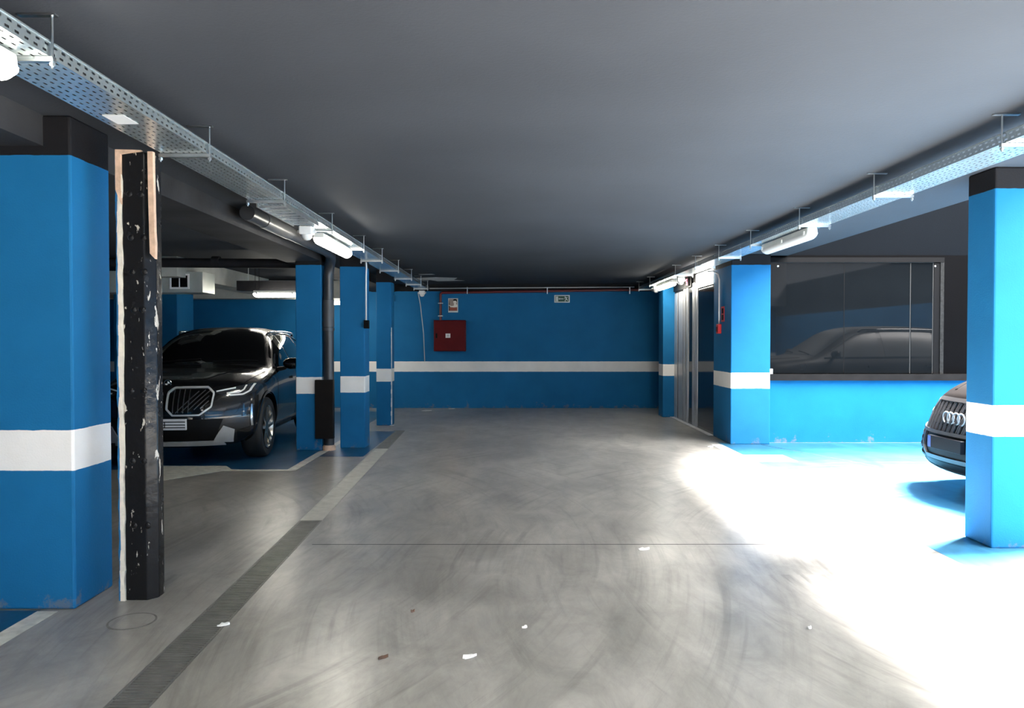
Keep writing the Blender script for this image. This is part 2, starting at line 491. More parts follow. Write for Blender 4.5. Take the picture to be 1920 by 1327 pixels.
# ------------------------------------------------------------------ cable trays
def tray_section_mb(L, w, h, inner):
    """perforated tray: local x across 0..w, y along 0..L, z 0..h; real slots"""
    t = MB()
    def panel(P, n_along, rows, u0, u1, slot_u, slot_l):
        pitch = L / n_along
        ru = (u1 - u0) / rows
        for r in range(rows):
            for k in range(n_along):
                off = 0.5 * pitch * (r % 2)
                a0 = k * pitch; a1 = a0 + pitch
                ac = (a0 + a1) / 2 + (off * 0.5 - pitch * 0.12)
                b0 = u0 + r * ru; b1 = b0 + ru; bc = (b0 + b1) / 2
                s0, s1, q0, q1 = ac - slot_l / 2, ac + slot_l / 2, bc - slot_u / 2, bc + slot_u / 2
                vs = [P(b0, a0), P(b1, a0), P(b1, a1), P(b0, a1), P(q0, s0), P(q1, s0), P(q1, s1), P(q0, s1)]
                t.add(vs, [(0, 1, 5, 4), (1, 2, 6, 5), (2, 3, 7, 6), (3, 0, 4, 7)])
    n = int(L / 0.05)
    panel(lambda u, a: (0, a, u), n, 2, 0.004, h - 0.006, 0.009, 0.022)
    panel(lambda u, a: (w, a, u), n, 2, 0.004, h - 0.006, 0.009, 0.022)
    panel(lambda u, a: (u, a, 0), n, 7, 0.0, w, 0.008, 0.022)
    t.box(-0.004, 0.0015, 0, L, h - 0.006, h)
    t.box(w - 0.0015, w + 0.004, 0, L, h - 0.006, h)
    t.box(-0.0015, 0.0005, 0, L, 0, 0.004)
    t.box(w - 0.0005, w + 0.0015, 0, L, 0, 0.004)
    return t

def tray(x0, ystart, n, label, hang_y, zt, sx, cables=False):
    root = empty('cable_tray', (x0, ystart, zt), label, 'cable tray')
    first = tray_section_mb(2.8, 0.25, 0.06, 0).build('tray_section', M_galv, root, loc=(0, 0, 0))
    for i in range(1, n):
        child(first, 'tray_section', root, (0, i * 2.8, 0))
    if cables:
        c0 = None
        for cx, cr in ((0.024, 0.022), (0.075, 0.024), (0.126, 0.022), (0.176, 0.024), (0.225, 0.0225)):
            MB().tube([(cx, 0.02 + k * 2.79, cr + 0.001) for k in range(7)], cr, 10).build('cable', M_cable, root, smooth='auto')
    hm = None
    for y in hang_y:
        yy = y - ystart
        if hm is None:
            bar = MB().box(-0.02, 0.27, -0.011, 0.011, -0.020, -0.002).build('hanger_bar', M_galv2, root, loc=(0, yy, 0))
            rd = MB().tube([(-0.012, 0, -0.045), (-0.012, 0, ZC - zt)], 0.0045, 8).tube([(-0.012, 0, -0.036), (-0.012, 0, -0.024)], 0.011, 6)
            rd = rd.build('threaded_rod', M_galv2, bar)
            rd2 = child(rd, 'threaded_rod', bar, (0.274, 0, 0))
            st = MB().box(sx, sx + 0.14, -0.012, 0.012, ZC - zt - 0.007, ZC - zt - 0.001).build('ceiling_strip', M_galv2, bar)
            hm = (bar, rd, st)
        else:
            b = child(hm[0], 'hanger_bar', root, (0, yy, 0))
            child(hm[1], 'threaded_rod', b, (0, 0, 0)); child(hm[1], 'threaded_rod', b, (0.274, 0, 0))
            child(hm[2], 'ceiling_strip', b, (0, 0, 0))
    return root
ZT = 2.495
tl = tray(-1.955, -1.4, 6, 'galvanised perforated cable tray hung over the slotted floor drain', [-0.1, 1.35, 2.77, 4.2, 5.58, 7.05, 8.55, 9.75, 11.15, 12.6, 13.9, 15.0], ZT, 0.14, True)
tr = tray(2.61, -1.4, 6, 'galvanised perforated cable tray hung along the lift and bright bays', [-0.1, 1.2, 2.6, 3.98, 5.38, 6.77, 8.15, 9.4, 10.6, 11.9, 14.1, 15.3], ZT, -0.06)
# label stuck under the tray
sx = tag(MB().box(-1.90, -1.80, 3.48, 3.62, ZT - 0.003, ZT - 0.001).build('paper_sticker', M_white), 'white paper sticker on the underside of the cable tray', 'sticker')
# flat ladder piece hanging by the tray
lad = empty('cable_ladder', (-1.83, 5.72, 2.463), 'short slatted metal ladder clipped under the cable tray', 'cable ladder')
rung0 = MB().box(-0.105, 0.105, 0, 0.03, 0.006, 0.016).build('rung', M_galv2, lad)
for i in range(1, 8):
    child(rung0, 'rung', lad, (0, i * 0.125, 0))
rail0 = MB().box(-0.005, 0.005, -0.02, 0.93, 0.0, 0.03).build('side_rail', M_galv2, lad, loc=(-0.11, 0, 0))
child(rail0, 'side_rail', lad, (0.11, 0, 0))

# ------------------------------------------------------------------ lamps
def lamp_parts(root, L, lit):
    """batten luminaire along local y"""
    prof = [(-0.052, 0.0), (0.052, 0.0), (0.058, 0.022), (-0.058, 0.022)]
    MB().prism([(-0.05, 0.0), (0.05, 0.0), (0.044, 0.05), (-0.044, 0.05)], 'y', 0.0, L).build('housing', M_lampbody, root, bevel=0.006)
    d = [(0.054, 0.002), (0.054, -0.012)] + [(0.054 * math.cos(a), -0.012 - 0.048 * math.sin(a)) for a in [PI * k / 10 for k in range(1, 10)]] + [(-0.054, -0.012), (-0.054, 0.002)]
    df = MB()
    n = len(d)
    for (y, s) in ((0.0, 0.55), (0.02, 0.85), (0.05, 1.0), (L - 0.05, 1.0), (L - 0.02, 0.85), (L, 0.55)):
        df.v += [(p[0] * (0.8 + 0.2 * s), y, p[1] * s) for p in d]
    for i in range(5):
        for k in range(n - 1):
            df.f.append((i * n + k, i * n + k + 1, (i + 1) * n + k + 1, (i + 1) * n + k))
    df.f.append(tuple(range(n))); df.f.append(tuple(range(5 * n, 6 * n)))
    df.build('diffuser', M_lamp if lit else M_lampoff, root, smooth='auto')
    for y in (0.06, L / 2, L - 0.06):
        for s in (-1, 1):
            MB().box(s * 0.057 - 0.005, s * 0.057 + 0.005, y - 0.014, y + 0.014, -0.012, 0.02).build('clip', M_white, root)

def lamp(x, y, z, L, lit, label, rz=0, ry=0.0):
    r = empty('strip_lamp', (x, y, z), label, 'lamp', 'fluorescent strip lamps')
    r.rotation_euler = (0, ry, rz)
    lamp_parts(r, L, lit)
    return r
lamp(-1.84, 1.47, 2.438, 1.26, True, 'lit strip lamp under the cable tray cut off by the picture edge')
lamp(-1.84, 7.12, 2.425, 1.26, True, 'lit strip lamp under the cable tray in front of the dark downpipe')
lamp(2.745, 12.7, 2.435, 1.26, True, 'lit strip lamp under the cable tray near the lift doors')
lamp(2.745, 6.84, 2.435, 1.26, False, 'unlit strip lamp under the cable tray near the sunlit bay')
hl_ = lamp(-2.88, 12.0, 2.20, 1.26, True, 'lit strip lamp hung over the dark car roof', rz=PI / 2)
lamp(-2.97, 14.78, 2.217, 1.26, True, 'lit strip lamp low on the wall behind the dark car', rz=PI / 2)
# wires of the hanging lamp
for yy in (0.10, 0.16, 1.18, 1.24):
    MB().tube([(0, yy, 0.05), (0, yy, 0.449)], 0.004, 6).build('suspension_wire', M_black, hl_)
# flat black cable tray above that lamp
dt = empty('dark_tray', (-3.77, 12.4, 2.27), 'dark steel tray over the lit lamp behind the car', 'cable tray')
MB().box(-0.75, 0.75, -0.13, 0.13, 0.0, 0.16).build('tray_body', M_black, dt)
for xx in (-0.6, 0.6):
    MB().tube([(xx, 0, 0.16), (xx, 0, 0.379)], 0.006, 8).build('threaded_rod', M_galv2, dt)

# white junction boxes on the trays
def jbox(x, y, z, label):
    r = empty('junction_box', (x, y, z), label, 'junction box')
    MB().box(-0.06, 0.06, -0.06, 0.06, -0.03, 0.045).build('housing', M_white, r, bevel=0.012)
    MB().lathe([(0.052, -0.03), (0.047, -0.055), (0.03, -0.075), (0.0005, -0.082)], 'z', n=18).build('dome', M_white, r, smooth=True)
    for s in (-1, 1):
        MB().tube([(s * 0.06, 0, 0), (s * 0.085, 0, 0)], 0.012, 8).build('gland', M_white, r)
    return r
jbox(-1.88, 6.86, 2.448, 'white junction box beside the lit lamp on the tray')
jbox(2.80, 12.42, 2.448, 'white junction box between lit lamp and lift lintel')
jbox(-1.87, 15.55, 2.44, 'small white round sensor at the far tray end')
jbox(2.745, 14.25, 2.44, 'white junction box at the dark end of the lift side lamp')

# ------------------------------------------------------------------ scratched black pillar with torn boards
pl = empty('steel_pillar', (-2.06, 4.14, 0), 'scratched glossy black steel pillar with torn beige board edges', 'pillar')
mb = MB().prism([(-0.095, 0.0), (0.025, 0.0), (0.068, 0.05), (0.068, 0.12), (-0.095, 0.12)], 'z', 0.0, 2.49)
body = mb.build('shaft', M_scr, pl, bevel=0.006)
# rivets
rv = None
for z in (0.42, 0.78, 1.17, 1.62, 1.83, 2.02, 2.26):
    for x in (-0.045, 0.02):
        if rv is None:
            rv = MB().lathe([(0.0005, -0.004), (0.012, -0.003), (0.018, 0.0), (0.020, 0.003)], 'y', n=14).build('rivet', M_scr, pl, smooth=True, loc=(x, 0, z))
        else:
            child(rv, 'rivet', pl, (x + random.uniform(-.012, .012), 0, z))
random.seed(3)
for (nm, x0, x1, m, y0) in (('board_edge', -0.118, -0.095, M_plaster, -0.012), ('board_face', -0.130, -0.117, M_bluep, -0.004)):
    e = MB()
    k = 44
    pts_l, pts_r = [], []
    for i in range(k + 1):
        z = 2.50 * i / k
        pts_l.append((x0 + random.uniform(-0.002, 0.004), z))
        pts_r.append((x1 + random.uniform(-0.003, 0.007 if nm == 'board_edge' else 0.002), z))
    for i in range(k):
        a, b, c, d = pts_l[i], pts_r[i], pts_r[i + 1], pts_l[i + 1]
        jy = y0 + random.uniform(-0.003, 0.003)
        e.add([(a[0], jy, a[1]), (b[0], jy, b[1]), (c[0], jy, c[1]), (d[0], jy, d[1]),
               (a[0], 0.12, a[1]), (b[0], 0.12, b[1]), (c[0], 0.12, c[1]), (d[0], 0.12, d[1])],
              [(0, 1, 2, 3), (4, 7, 6, 5), (0, 4, 5, 1), (1, 5, 6, 2), (2, 6, 7, 3), (3, 7, 4, 0)])
    o = e.build(nm, m, pl)
MB().prism([(0.092-.03, 1.93), (0.12-.03, 1.90), (0.122-.03, 1.99), (0.118-.03, 2.05), (0.112-.03, 2.49), (0.083-.03, 2.49), (0.086-.03, 2.2)], 'y', -0.012, 0.015).build('board_strip', M_wood, pl)
MB().prism([(-0.122, 2.28), (-0.092, 2.2), (-0.095, 2.475), (-0.01, 2.488), (0.02, 2.496), (-0.122, 2.5)], 'y', -0.018, 0.01).build('board_strip', M_wood, pl)

# ------------------------------------------------------------------ downpipe with guard
dp = empty('downpipe', (-2.42, 9.86, 0), 'dark grey downpipe with a boxed lower end between two blue columns', 'pipe')
MB().tube([(0, 0, 0.02), (0, 0, 2.30), (0.015, -0.02, 2.40), (0.05, -0.09, 2.50), (0.09, -0.25, 2.555), (0.10, -0.5, 2.57), (0.10, -3.3, 2.57)], 0.068, 18).build('pipe', M_pipe, dp, smooth='auto')
MB().tube([(0, 0, 1.63), (0, 0, 1.98)], 0.075, 18).build('coupling', M_pipe2, dp, smooth='auto')
MB().tube([(0.10, -2.1, 2.57), (0.10, -2.9, 2.57)], 0.074, 18).build('coupling', M_pipe2, dp, smooth='auto')
MB().tube([(0, 0, 1.58), (0, 0, 1.615)], 0.077, 18).build('clamp', M_pipe2, dp, smooth='auto')
MB().box(-0.155, 0.09, -0.13, -0.06, 0.165, 0.935).build('guard_box', M_boxdark, dp, bevel=0.008)
MB().lathe([(0.068, 0.0), (0.085, 0.0), (0.085, 0.05), (0.07, 0.07)], 'z', n=18).build('foot_collar', M_wood, dp, smooth='auto')
cp = empty('ceiling_pipe', (-5.0, 10.25, 2.53), 'black pipe crossing under the ceiling behind the blue column', 'pipe')
MB().tube([(-4.2, 0, 0.02), (2.1, 0, -0.03)], 0.065, 16).build('pipe', M_black, cp, smooth='auto')
MB().tube([(0.9, 0, 0), (1.0, 0, 0)], 0.072, 16).build('coupling', M_black, cp, smooth='auto')

# ventilation duct
du = empty('ventilation_duct', (-5.13, 10.9, 2.15), 'pale sheet metal ventilation duct with white grille above the dark car', 'duct')
MB().prism([(-3.4, 0.0), (0.62, 0.0), (0.62, 0.30), (-3.4, 0.34)], 'y', 0.0, 0.45).build('duct_body', M_duct, du, bevel=0.004)
MB().prism([(-0.55, 0.02), (0.12, 0.06), (-1.0, 0.32)], 'y', -0.006, 0.0).build('duct_fold', M_duct, du)
gr = MB()
for (a, b, c, d) in ((0.15, 0.43, 0.05, 0.075), (0.15, 0.43, 0.245, 0.27), (0.15, 0.172, 0.075, 0.245), (0.408, 0.43, 0.075, 0.245), (0.283, 0.296, 0.075, 0.245)):
    gr.box(a, b, -0.02, 0.0, c, d)
g = gr.build('grille', M_white, du)
MB().box(0.172, 0.408, -0.012, -0.002, 0.075, 0.245).build('grille_back', M_frame, g)

# conduit on the column with a black switch
cd = empty('switch_conduit', (-1.95, 9.99, 1.7), 'thin white conduit ending in a black switch box on a column', 'conduit')
MB().tube([(0.02, -0.1, 0.78), (0.012, -0.03, 0.72), (0.0, 0.0, 0.60), (0, 0, 0.02)], 0.011, 10).build('conduit', M_white, cd, smooth=True)
MB().box(-0.028, 0.04, -0.03, 0.03, -0.09, 0.02).build('switch_box', M_frame, cd, bevel=0.006)
hc = tag(MB().tube([(-1.96, 15.6, 2.45), (-1.93, 15.75, 2.2), (-1.885, 15.92, 1.6), (-1.865, 15.95, 1.0)], 0.010, 8).build('hanging_conduit', M_conduit, smooth=True),
         'thin pale conduit hanging down the back wall from the tray', 'conduit')
wc = tag(MB().tube([(-1.75, 15.9, 2.555), (1.0, 15.9, 2.575), (2.6, 15.9, 2.585)], 0.012, 8).build('wall_conduit', M_conduit, smooth=True),
         'long pale conduit running along the top of the back wall', 'conduit')

# ceiling peeled paint
for poly in ([(-2.0, 14.4), (-1.45, 14.2), (-1.05, 14.35), (-1.15, 14.8), (-0.95, 15.0), (-1.5, 15.15), (-1.62, 14.85), (-2.05, 14.9)],
             [(-2.5, 13.9), (-2.1, 13.5), (-1.97, 13.6), (-2.0, 14.3), (-2.3, 14.8), (-2.5, 14.7)],
             [(-1.7, 13.55), (-1.45, 13.5), (-1.4, 13.62), (-1.66, 13.66)]):
    MB().prism(poly, 'z', ZC - 0.002, ZC - 0.0003).build('peeled_patch', M_peel, ceil)

# ------------------------------------------------------------------ back wall fittings
fc = empty('hose_cabinet', (-1.32, YB, 1.55), 'red fire hose cabinet with white label on the back wall', 'cabinet')
MB().box(-0.34, 0.34, -0.17, 0.0, -0.33, 0.33).build('housing', M_red, fc, bevel=0.01)
d = MB().box(-0.33, 0.325, -0.195, -0.17, -0.32, 0.32).build('door', M_red, fc, bevel=0.012)
MB().box(-0.295, -0.26, -0.202, -0.195, -0.05, 0.05).build('handle', M_frame, d, bevel=0.004)
MB().box(-0.085, 0.015, -0.199, -0.195, -0.045, 0.045).build('label_plate', M_white, d)
MB().box(-0.06, -0.01, -0.2005, -0.199, -0.02, 0.02).build('label_print', M_conduit, d)
rp = empty('sprinkler_pipe', (0, 15.93, 2.44), 'red water pipe along the top of the back wall to the hose cabinet', 'pipe')
MB().tube([(-1.52, -0.03, -0.555), (-1.52, -0.03, -0.02), (-1.505, -0.03, 0.012), (-1.48, -0.03, 0.025), (3.13, -0.03, 0.095), (3.17, -0.03, 0.08), (3.185, -0.03, 0.05), (3.185, -0.03, -1.66)], 0.028, 12).build('pipe', M_redp, rp, smooth='auto')
for z in (-0.2, -0.47):
    MB().box(-1.57, -1.47, -0.065, 0.0, z - 0.008, z + 0.008).build('clamp', M_galv2, rp)
for z in (-0.35, -1.25):
    MB().box(3.14, 3.23, -0.065, 0.0, z - 0.008, z + 0.008).build('clamp', M_galv2, rp)
for x in (-0.95, 0.75, 2.5):
    MB().box(x - 0.008, x + 0.008, -0.07, 0.0, 0.0, 0.14).build('clamp', M_galv2, rp)

M_signg = mat('sign_green', (0.003, 0.060, 0.024), 0.4, 0, 0.05, 5)
M_signw = mat('sign_white', (0.62, 0.66, 0.64), 0.4, 0, 0.05, 5)
ex = empty('exit_sign', (1.07, YB, 2.34), 'small green emergency exit sign with running figure on the back wall', 'sign')
MB().box(-0.165, 0.165, -0.012, 0.0, -0.08, 0.08).build('border', M_signw, ex)
MB().box(-0.142, 0.142, -0.014, -0.012, -0.06, 0.06).build('panel', M_signg, ex)
MB().box(-0.134, -0.082, -0.016, -0.014, -0.055, 0.05).build('door_symbol', M_signw, ex)
MB().prism([(-0.078, 0.0), (-0.05, 0.022), (-0.05, 0.008), (0.03, 0.008), (0.03, -0.008), (-0.05, -0.008), (-0.05, -0.022)], 'y', -0.016, -0.014).build('arrow_symbol', M_signw, ex)
rm = MB()
rm.prism([(0.066 + 0.011 * math.cos(a), 0.042 + 0.011 * math.sin(a)) for a in [2 * PI * k / 10 for k in range(10)]], 'y', -0.016, -0.014)
rm.prism([(0.068, 0.028), (0.086, 0.034), (0.108, -0.004), (0.092, -0.014)], 'y', -0.016, -0.014)
rm.prism([(0.092, -0.008), (0.106, -0.012), (0.128, -0.030), (0.120, -0.040), (0.098, -0.026)], 'y', -0.016, -0.014)
rm.prism([(0.088, -0.004), (0.098, -0.014), (0.074, -0.030), (0.072, -0.055), (0.060, -0.055), (0.062, -0.022)], 'y', -0.016, -0.014)
rm.prism([(0.072, 0.028), (0.074, 0.016), (0.048, 0.002), (0.044, 0.012)], 'y', -0.016, -0.014)
rm.prism([(0.084, 0.032), (0.092, 0.024), (0.120, 0.022), (0.120, 0.032)], 'y', -0.016, -0.014)
rm.build('running_figure', M_signw, ex)

po = empty('notice_poster', (-1.26, YB, 2.20), 'small framed notice with a pale figure above the hose cabinet', 'poster')
MB().box(-0.105, 0.105, -0.012, 0.0, -0.15, 0.15).build('border', M_signw, po)
MB().box(-0.092, 0.092, -0.014, -0.012, -0.118, 0.138).build('backdrop_print', mat('print_tan', (0.34, 0.25, 0.20), 0.5), po)
MB().box(-0.08, 0.085, -0.0155, -0.014, -0.115, -0.045).build('caption_print', mat('print_rust', (0.30, 0.055, 0.02), 0.5), po)
MB().prism([(-0.092, -0.118), (-0.072, -0.118), (-0.072, -0.03), (-0.085, 0.1), (-0.092, 0.1)], 'y', -0.0155, -0.014).build('dark_print', M_frame, po)
MB().prism([(0.0, 0.1), (0.01, 0.13), (0.05, 0.136), (0.08, 0.12), (0.085, 0.07), (0.06, 0.095)], 'y', -0.0155, -0.014).build('hair_print', M_frame, po)
MB().prism([(0.01, 0.095), (0.06, 0.1), (0.075, 0.06), (0.06, 0.03), (0.09, 0.01), (0.09, -0.035), (0.02, -0.045), (-0.05, -0.035), (-0.09, 0.0), (-0.088, 0.012), (-0.04, -0.015), (0.01, -0.01), (0.02, 0.03), (0.005, 0.06)], 'y', -0.0165, -0.0155).build('figure_print', mat('print_pale', (0.75, 0.68, 0.6), 0.5), po)

tag(MB().box(-2.66, -2.52, YB - 0.08, YB, 2.28, 2.42).build('wall_box', M_conduit, bevel=0.01), 'small grey box high on the back wall behind the slim column', 'box')

# ------------------------------------------------------------------ lift
LX = 3.075
lf = empty('door_1', (LX, 12.6, 0), 'brushed steel lift entrance with dark glossy panel', 'lift door', kind='structure')
def lbox(name, y0, y1, z0, z1, t, m, parent=lf):
    return MB().box(-t, 0.0, y0 - 12.6, y1 - 12.6, z0, z1).build(name, m, parent, bevel=0.003)
lbox('steel_panel', 13.85, 14.09, 0.0, 2.33, 0.012, M_steel)
lbox('steel_panel', 13.41, 13.76, 0.0, 2.33, 0.012, M_steel)
lbox('jamb_strip', 13.20, 13.34, 0.0, 2.36, 0.016, M_steel)
lbox('jamb_strip', 13.00, 13.13, 0.0, 2.36, 0.016, M_steel)
lbox('dark_gap', 12.70, 12.99, 0.0, 2.36, 0.002, M_darkglass)
lbox('jamb_strip', 12.51, 12.68, 0.0, 2.42, 0.016, M_steel)
lbox('jamb_strip', 12.32, 12.47, 0.0, 2.42, 0.016, M_steel)
lbox('door_panel', 11.31, 12.31, 0.0, 2.29, 0.008, M_darkglass)
lbox('threshold', 11.31, 14.09, 0.0, 0.012, 0.09, M_steel)
lbox('lintel', 12.70, 14.09, 2.36, 2.60, 0.03, M_frame)
lp = empty('lintel_light', (LX, 11.86, 2.42), 'glowing white light box over the dark lift panel', 'light box')
M_box = mat('light_box_lit', (0.9, 0.9, 0.88), 0.4, 0, 0, 5, emis=(1.0, 0.97, 0.90), estr=5.0)
MB().box(-0.03, 0.0, -0.56, 0.46, -0.115, 0.125).build('housing', M_lampbody, lp)
MB().box(-0.05, -0.03, -0.54, 0.44, -0.10, 0.11).build('diffuser', M_box, lp, bevel=0.008)
ld = empty('floor_display', (LX - 0.03, 12.95, 2.46), 'red glowing floor indicator on the black lift lintel', 'display')
MB().box(-0.02, 0.0, -0.12, 0.12, -0.07, 0.07).build('housing', M_frame, ld)
dg = MB()
for (a, b, c, d_) in ((-0.03, 0.03, 0.035, 0.05), (-0.03, 0.03, -0.007, 0.007), (-0.03, 0.03, -0.05, -0.035), (-0.03, -0.016, -0.05, 0.0), (0.016, 0.03, 0.0, 0.05)):
    dg.box(-0.023, -0.02, a, b, c, d_)
dg.build('digit', mat('led_red', (0.5, 0.02, 0.05), 0.4, 0, 0, 5, emis=(1.0, 0.06, 0.12), estr=4.0), ld)
# alarm call point
al = empty('alarm_call_point', (3.05, 10.93, 1.62), 'red alarm call point on a grey conduit beside the lift', 'alarm')
MB().box(-0.05, 0.0, -0.06, 0.06, -0.07, 0.07).build('housing', M_bright_red, al, bevel=0.01)
MB().box(-0.055, -0.05, -0.035, 0.035, -0.04, 0.03).build('button_plate', M_red, al)
MB().tube([(-0.16, 0.12, 0.85), (-0.09, 0.07, 0.85), (-0.035, 0.02, 0.80), (-0.02, 0.0, 0.72), (-0.02, 0.0, 0.07)], 0.012, 10).build('conduit', M_conduit, al, smooth=True)
sg = empty('alarm_sign', (3.05, 10.80, 1.83), 'small red edged sign above the red alarm call point', 'sign')
MB().box(-0.006, 0.0, -0.075, 0.075, -0.11, 0.11).build('plate', M_bright_red, sg)
MB().box(-0.008, -0.006, -0.045, 0.045, -0.085, -0.01).build('symbol_print', M_frame, sg)
MB().box(-0.008, -0.006, -0.045, 0.045, 0.01, 0.085).build('symbol_print', M_frame, sg)

# ------------------------------------------------------------------ window
WY = 10.6
wn = empty('window_1', (3.6, WY, 0.98), 'large dark tinted window above the bright blue low wall', 'window', kind='structure')
def wbox(name, x0, x1, z0, z1, y0, y1, m):
    return MB().box(x0 - 3.6, x1 - 3.6, y0, y1, z0 - 0.98, z1 - 0.98).build(name, m, wn)
wbox('pane', 3.62, 4.695, 0.985, 2.545, -0.02, 0.0, M_glass)
wbox('pane', 4.705, 5.63, 0.985, 2.545, -0.02, 0.0, M_glass)
wbox('pane', 5.65, 5.95, 0.985, 2.545, -0.02, 0.0, M_glass)
for x in (5.63, 5.95):
    wbox('mullion', x, x + 0.012, 0.985, 2.545, -0.024, 0.0, M_edge)
wbox('mullion', 4.696, 4.704, 0.985, 2.545, -0.021, 0.0, M_frame)
wbox('frame_side', 5.965, 6.05, 0.97, 2.56, -0.03, 0.0, M_frame)
wbox('frame_edge', 6.05, 6.10, 0.97, 2.575, -0.045, 0.0, mat('worn_edge', (0.014, 0.014, 0.014), 0.6, 0, 0.5, 30, spec=0.1))
wbox('frame_top', 3.62, 6.10, 2.545, 2.552, -0.03, 0.0, M_edge)
wbox('frame_top', 3.62, 6.10, 2.552, 2.62, -0.05, 0.0, M_frame)
sill = wbox('sill', 3.6, XR - 0.1, 0.885, 0.975, -0.09, 0.0, mat('sill_brown', (0.009, 0.0078, 0.0075), 0.5, 0, 0.3, 8, spec=0.1))
for x in (3.76, 5.98):
    MB().lathe([(0.0005, -0.034), (0.012, -0.030), (0.014, -0.02)], 'y', n=12).build('screw_cap', M_white, wn, loc=(x - 3.6, 0, 2.50 - 0.98))
tag(MB().box(3.61, 3.68, WY - 0.075, WY - 0.03, 0.976, 1.05).build('white_block', M_white, bevel=0.004), 'little white block standing on the window sill', 'block')

# ------------------------------------------------------------------ cars
def pchip(xs, ys, x):
    xs = np.asarray(xs, float); ys = np.asarray(ys, float)
    h = np.diff(xs); d = np.diff(ys) / h
    m = np.zeros_like(ys)
    for i in range(1, len(xs) - 1):
        if d[i - 1] * d[i] > 0:
            w1 = 2 * h[i] + h[i - 1]; w2 = h[i] + 2 * h[i - 1]
            m[i] = (w1 + w2) / (w1 / d[i - 1] + w2 / d[i])
    m[0] = d[0]; m[-1] = d[-1]
    i = int(np.clip(np.searchsorted(xs, x) - 1, 0, len(xs) - 2))
    t = (x - xs[i]) / h[i]
    return ((1 + 2 * t) * (1 - t) ** 2 * ys[i] + t * (1 - t) ** 2 * h[i] * m[i] + t * t * (3 - 2 * t) * ys[i + 1] + t * t * (t - 1) * h[i] * m[i + 1])

def car_body(T, L, warp, axles, R, mt, root, half):
    """T rows: l, zb, wb, (ws,zs), (wm,zm), (wsh,zsh), (wbe,zbe), (wr,zr), (wt,zt), ztop -> closed lofted shell with wheel arches cut"""
    ls = [t[0] for t in T]
    cols = [[v for v in t[1:3]] + [c for p in t[3:9] for c in p] + [t[9]] for t in T]
    A = np.array(cols)
    st = sorted(set([0, .04, .1, .18] + [round(x, 3) for x in np.linspace(.28, L - .2, 42)] + [L - .1, L - .03, L]))
    rings = []
    for l in st:
        v = [pchip(ls, A[:, k], l) for k in range(A.shape[1])]
        zb, wb = v[0], v[1]
        pts = [(wb, zb)] + [(v[2 + 2 * k], v[3 + 2 * k]) for k in range(6)]
        loop = [(0, zb)] + pts + [(0, v[14])] + [(-p[0], p[1]) for p in reversed(pts)]
        rings.append([(x, l, z) for x, z in loop])
    n = len(rings[0])
    def capr(r, l):
        zs = [p[2] for p in r]; zc = (min(zs) + max(zs)) / 2
        return [[(p[0] * s, l, zc + (p[2] - zc) * s) for p in r] for s in (0.8, 0.55, 0.3)], (0, l, zc)
    f, fc_ = capr(rings[0], 0); b, bc_ = capr(rings[-1], L)
    allr = list(reversed(f)) + rings + b
    vs = [warp(p) for r in allr for p in r]
    fs = []
    for i in range(len(allr) - 1):
        for k in range(n):
            fs.append((i * n + k, i * n + (k + 1) % n, (i + 1) * n + (k + 1) % n, (i + 1) * n + k))
    ci = len(vs); vs.append(warp(fc_)); vs.append(warp(bc_))
    for k in range(n):
        fs.append((ci, (k + 1) % n, k))
        o = (len(allr) - 1) * n
        fs.append((ci + 1, o + k, o + (k + 1) % n))
    mb = MB(); mb.v = vs; mb.f = fs
    o = mb.build('body_src', mt)
    sd = o.modifiers.new('s', 'SUBSURF'); sd.levels = 2; sd.render_levels = 2
    cuts = []
    for y in axles:
        for s in (-1, 1):
            c = MB()
            nn = 40
            r = R + 0.045
            prof = [(r * math.cos(2 * PI * k / nn), r * math.sin(2 * PI * k / nn)) for k in range(nn)]
            a, b2 = sorted((s * (half - 0.34), s * (half + 0.3)))
            c.prism([(y + p[0], R + p[1]) for p in prof], 'x', a, b2)
            co = c.build('cut', mt)
            cuts.append(co)
            bo = o.modifiers.new('b', 'BOOLEAN'); bo.object = co; bo.operation = 'DIFFERENCE'; bo.solver = 'EXACT'
    bpy.context.view_layer.update()
    dg = bpy.context.evaluated_depsgraph_get()
    me = bpy.data.meshes.new_from_object(o.evaluated_get(dg))
    me.name = 'body'
    bvh_me = me
    for c in cuts: bpy.data.objects.remove(c)
    bpy.data.objects.remove(o)
    bo = bpy.data.objects.new('body', me)
    C.objects.link(bo); bo.parent = root
    me.materials.clear(); me.materials.append(mt)
    for p in me.polygons: p.use_smooth = True
    md = bo.modifiers.new('edges', 'EDGE_SPLIT'); md.split_angle = math.radians(40)
    bvh = BVHTree.FromPolygons([v.co[:] for v in me.vertices], [p.vertices[:] for p in me.polygons])
    return bo, bvh

class Proj:
    def __init__(s, bvh, view):
        s.b = bvh; s.view = view
    def __call__(s, p):
        a, b = p
        if s.view == 'front': o, d = Vector((a, -3, b)), Vector((0, 1, 0))
        elif s.view == 'back': o, d = Vector((a, 9, b)), Vector((0, -1, 0))
        elif s.view == 'side': o, d = Vector((3, a, b)), Vector((-1, 0, 0))
        elif s.view == 'side-': o, d = Vector((-3, a, b)), Vector((1, 0, 0))
        else: o, d = Vector((a, b, 4)), Vector((0, 0, -1))
        h, n, i, t = s.b.ray_cast(o, d)
        if h is None:
            h, n, i, t = s.b.find_nearest(o + d * 3)
        if n.dot(d) > 0: n = -n
        return h, n

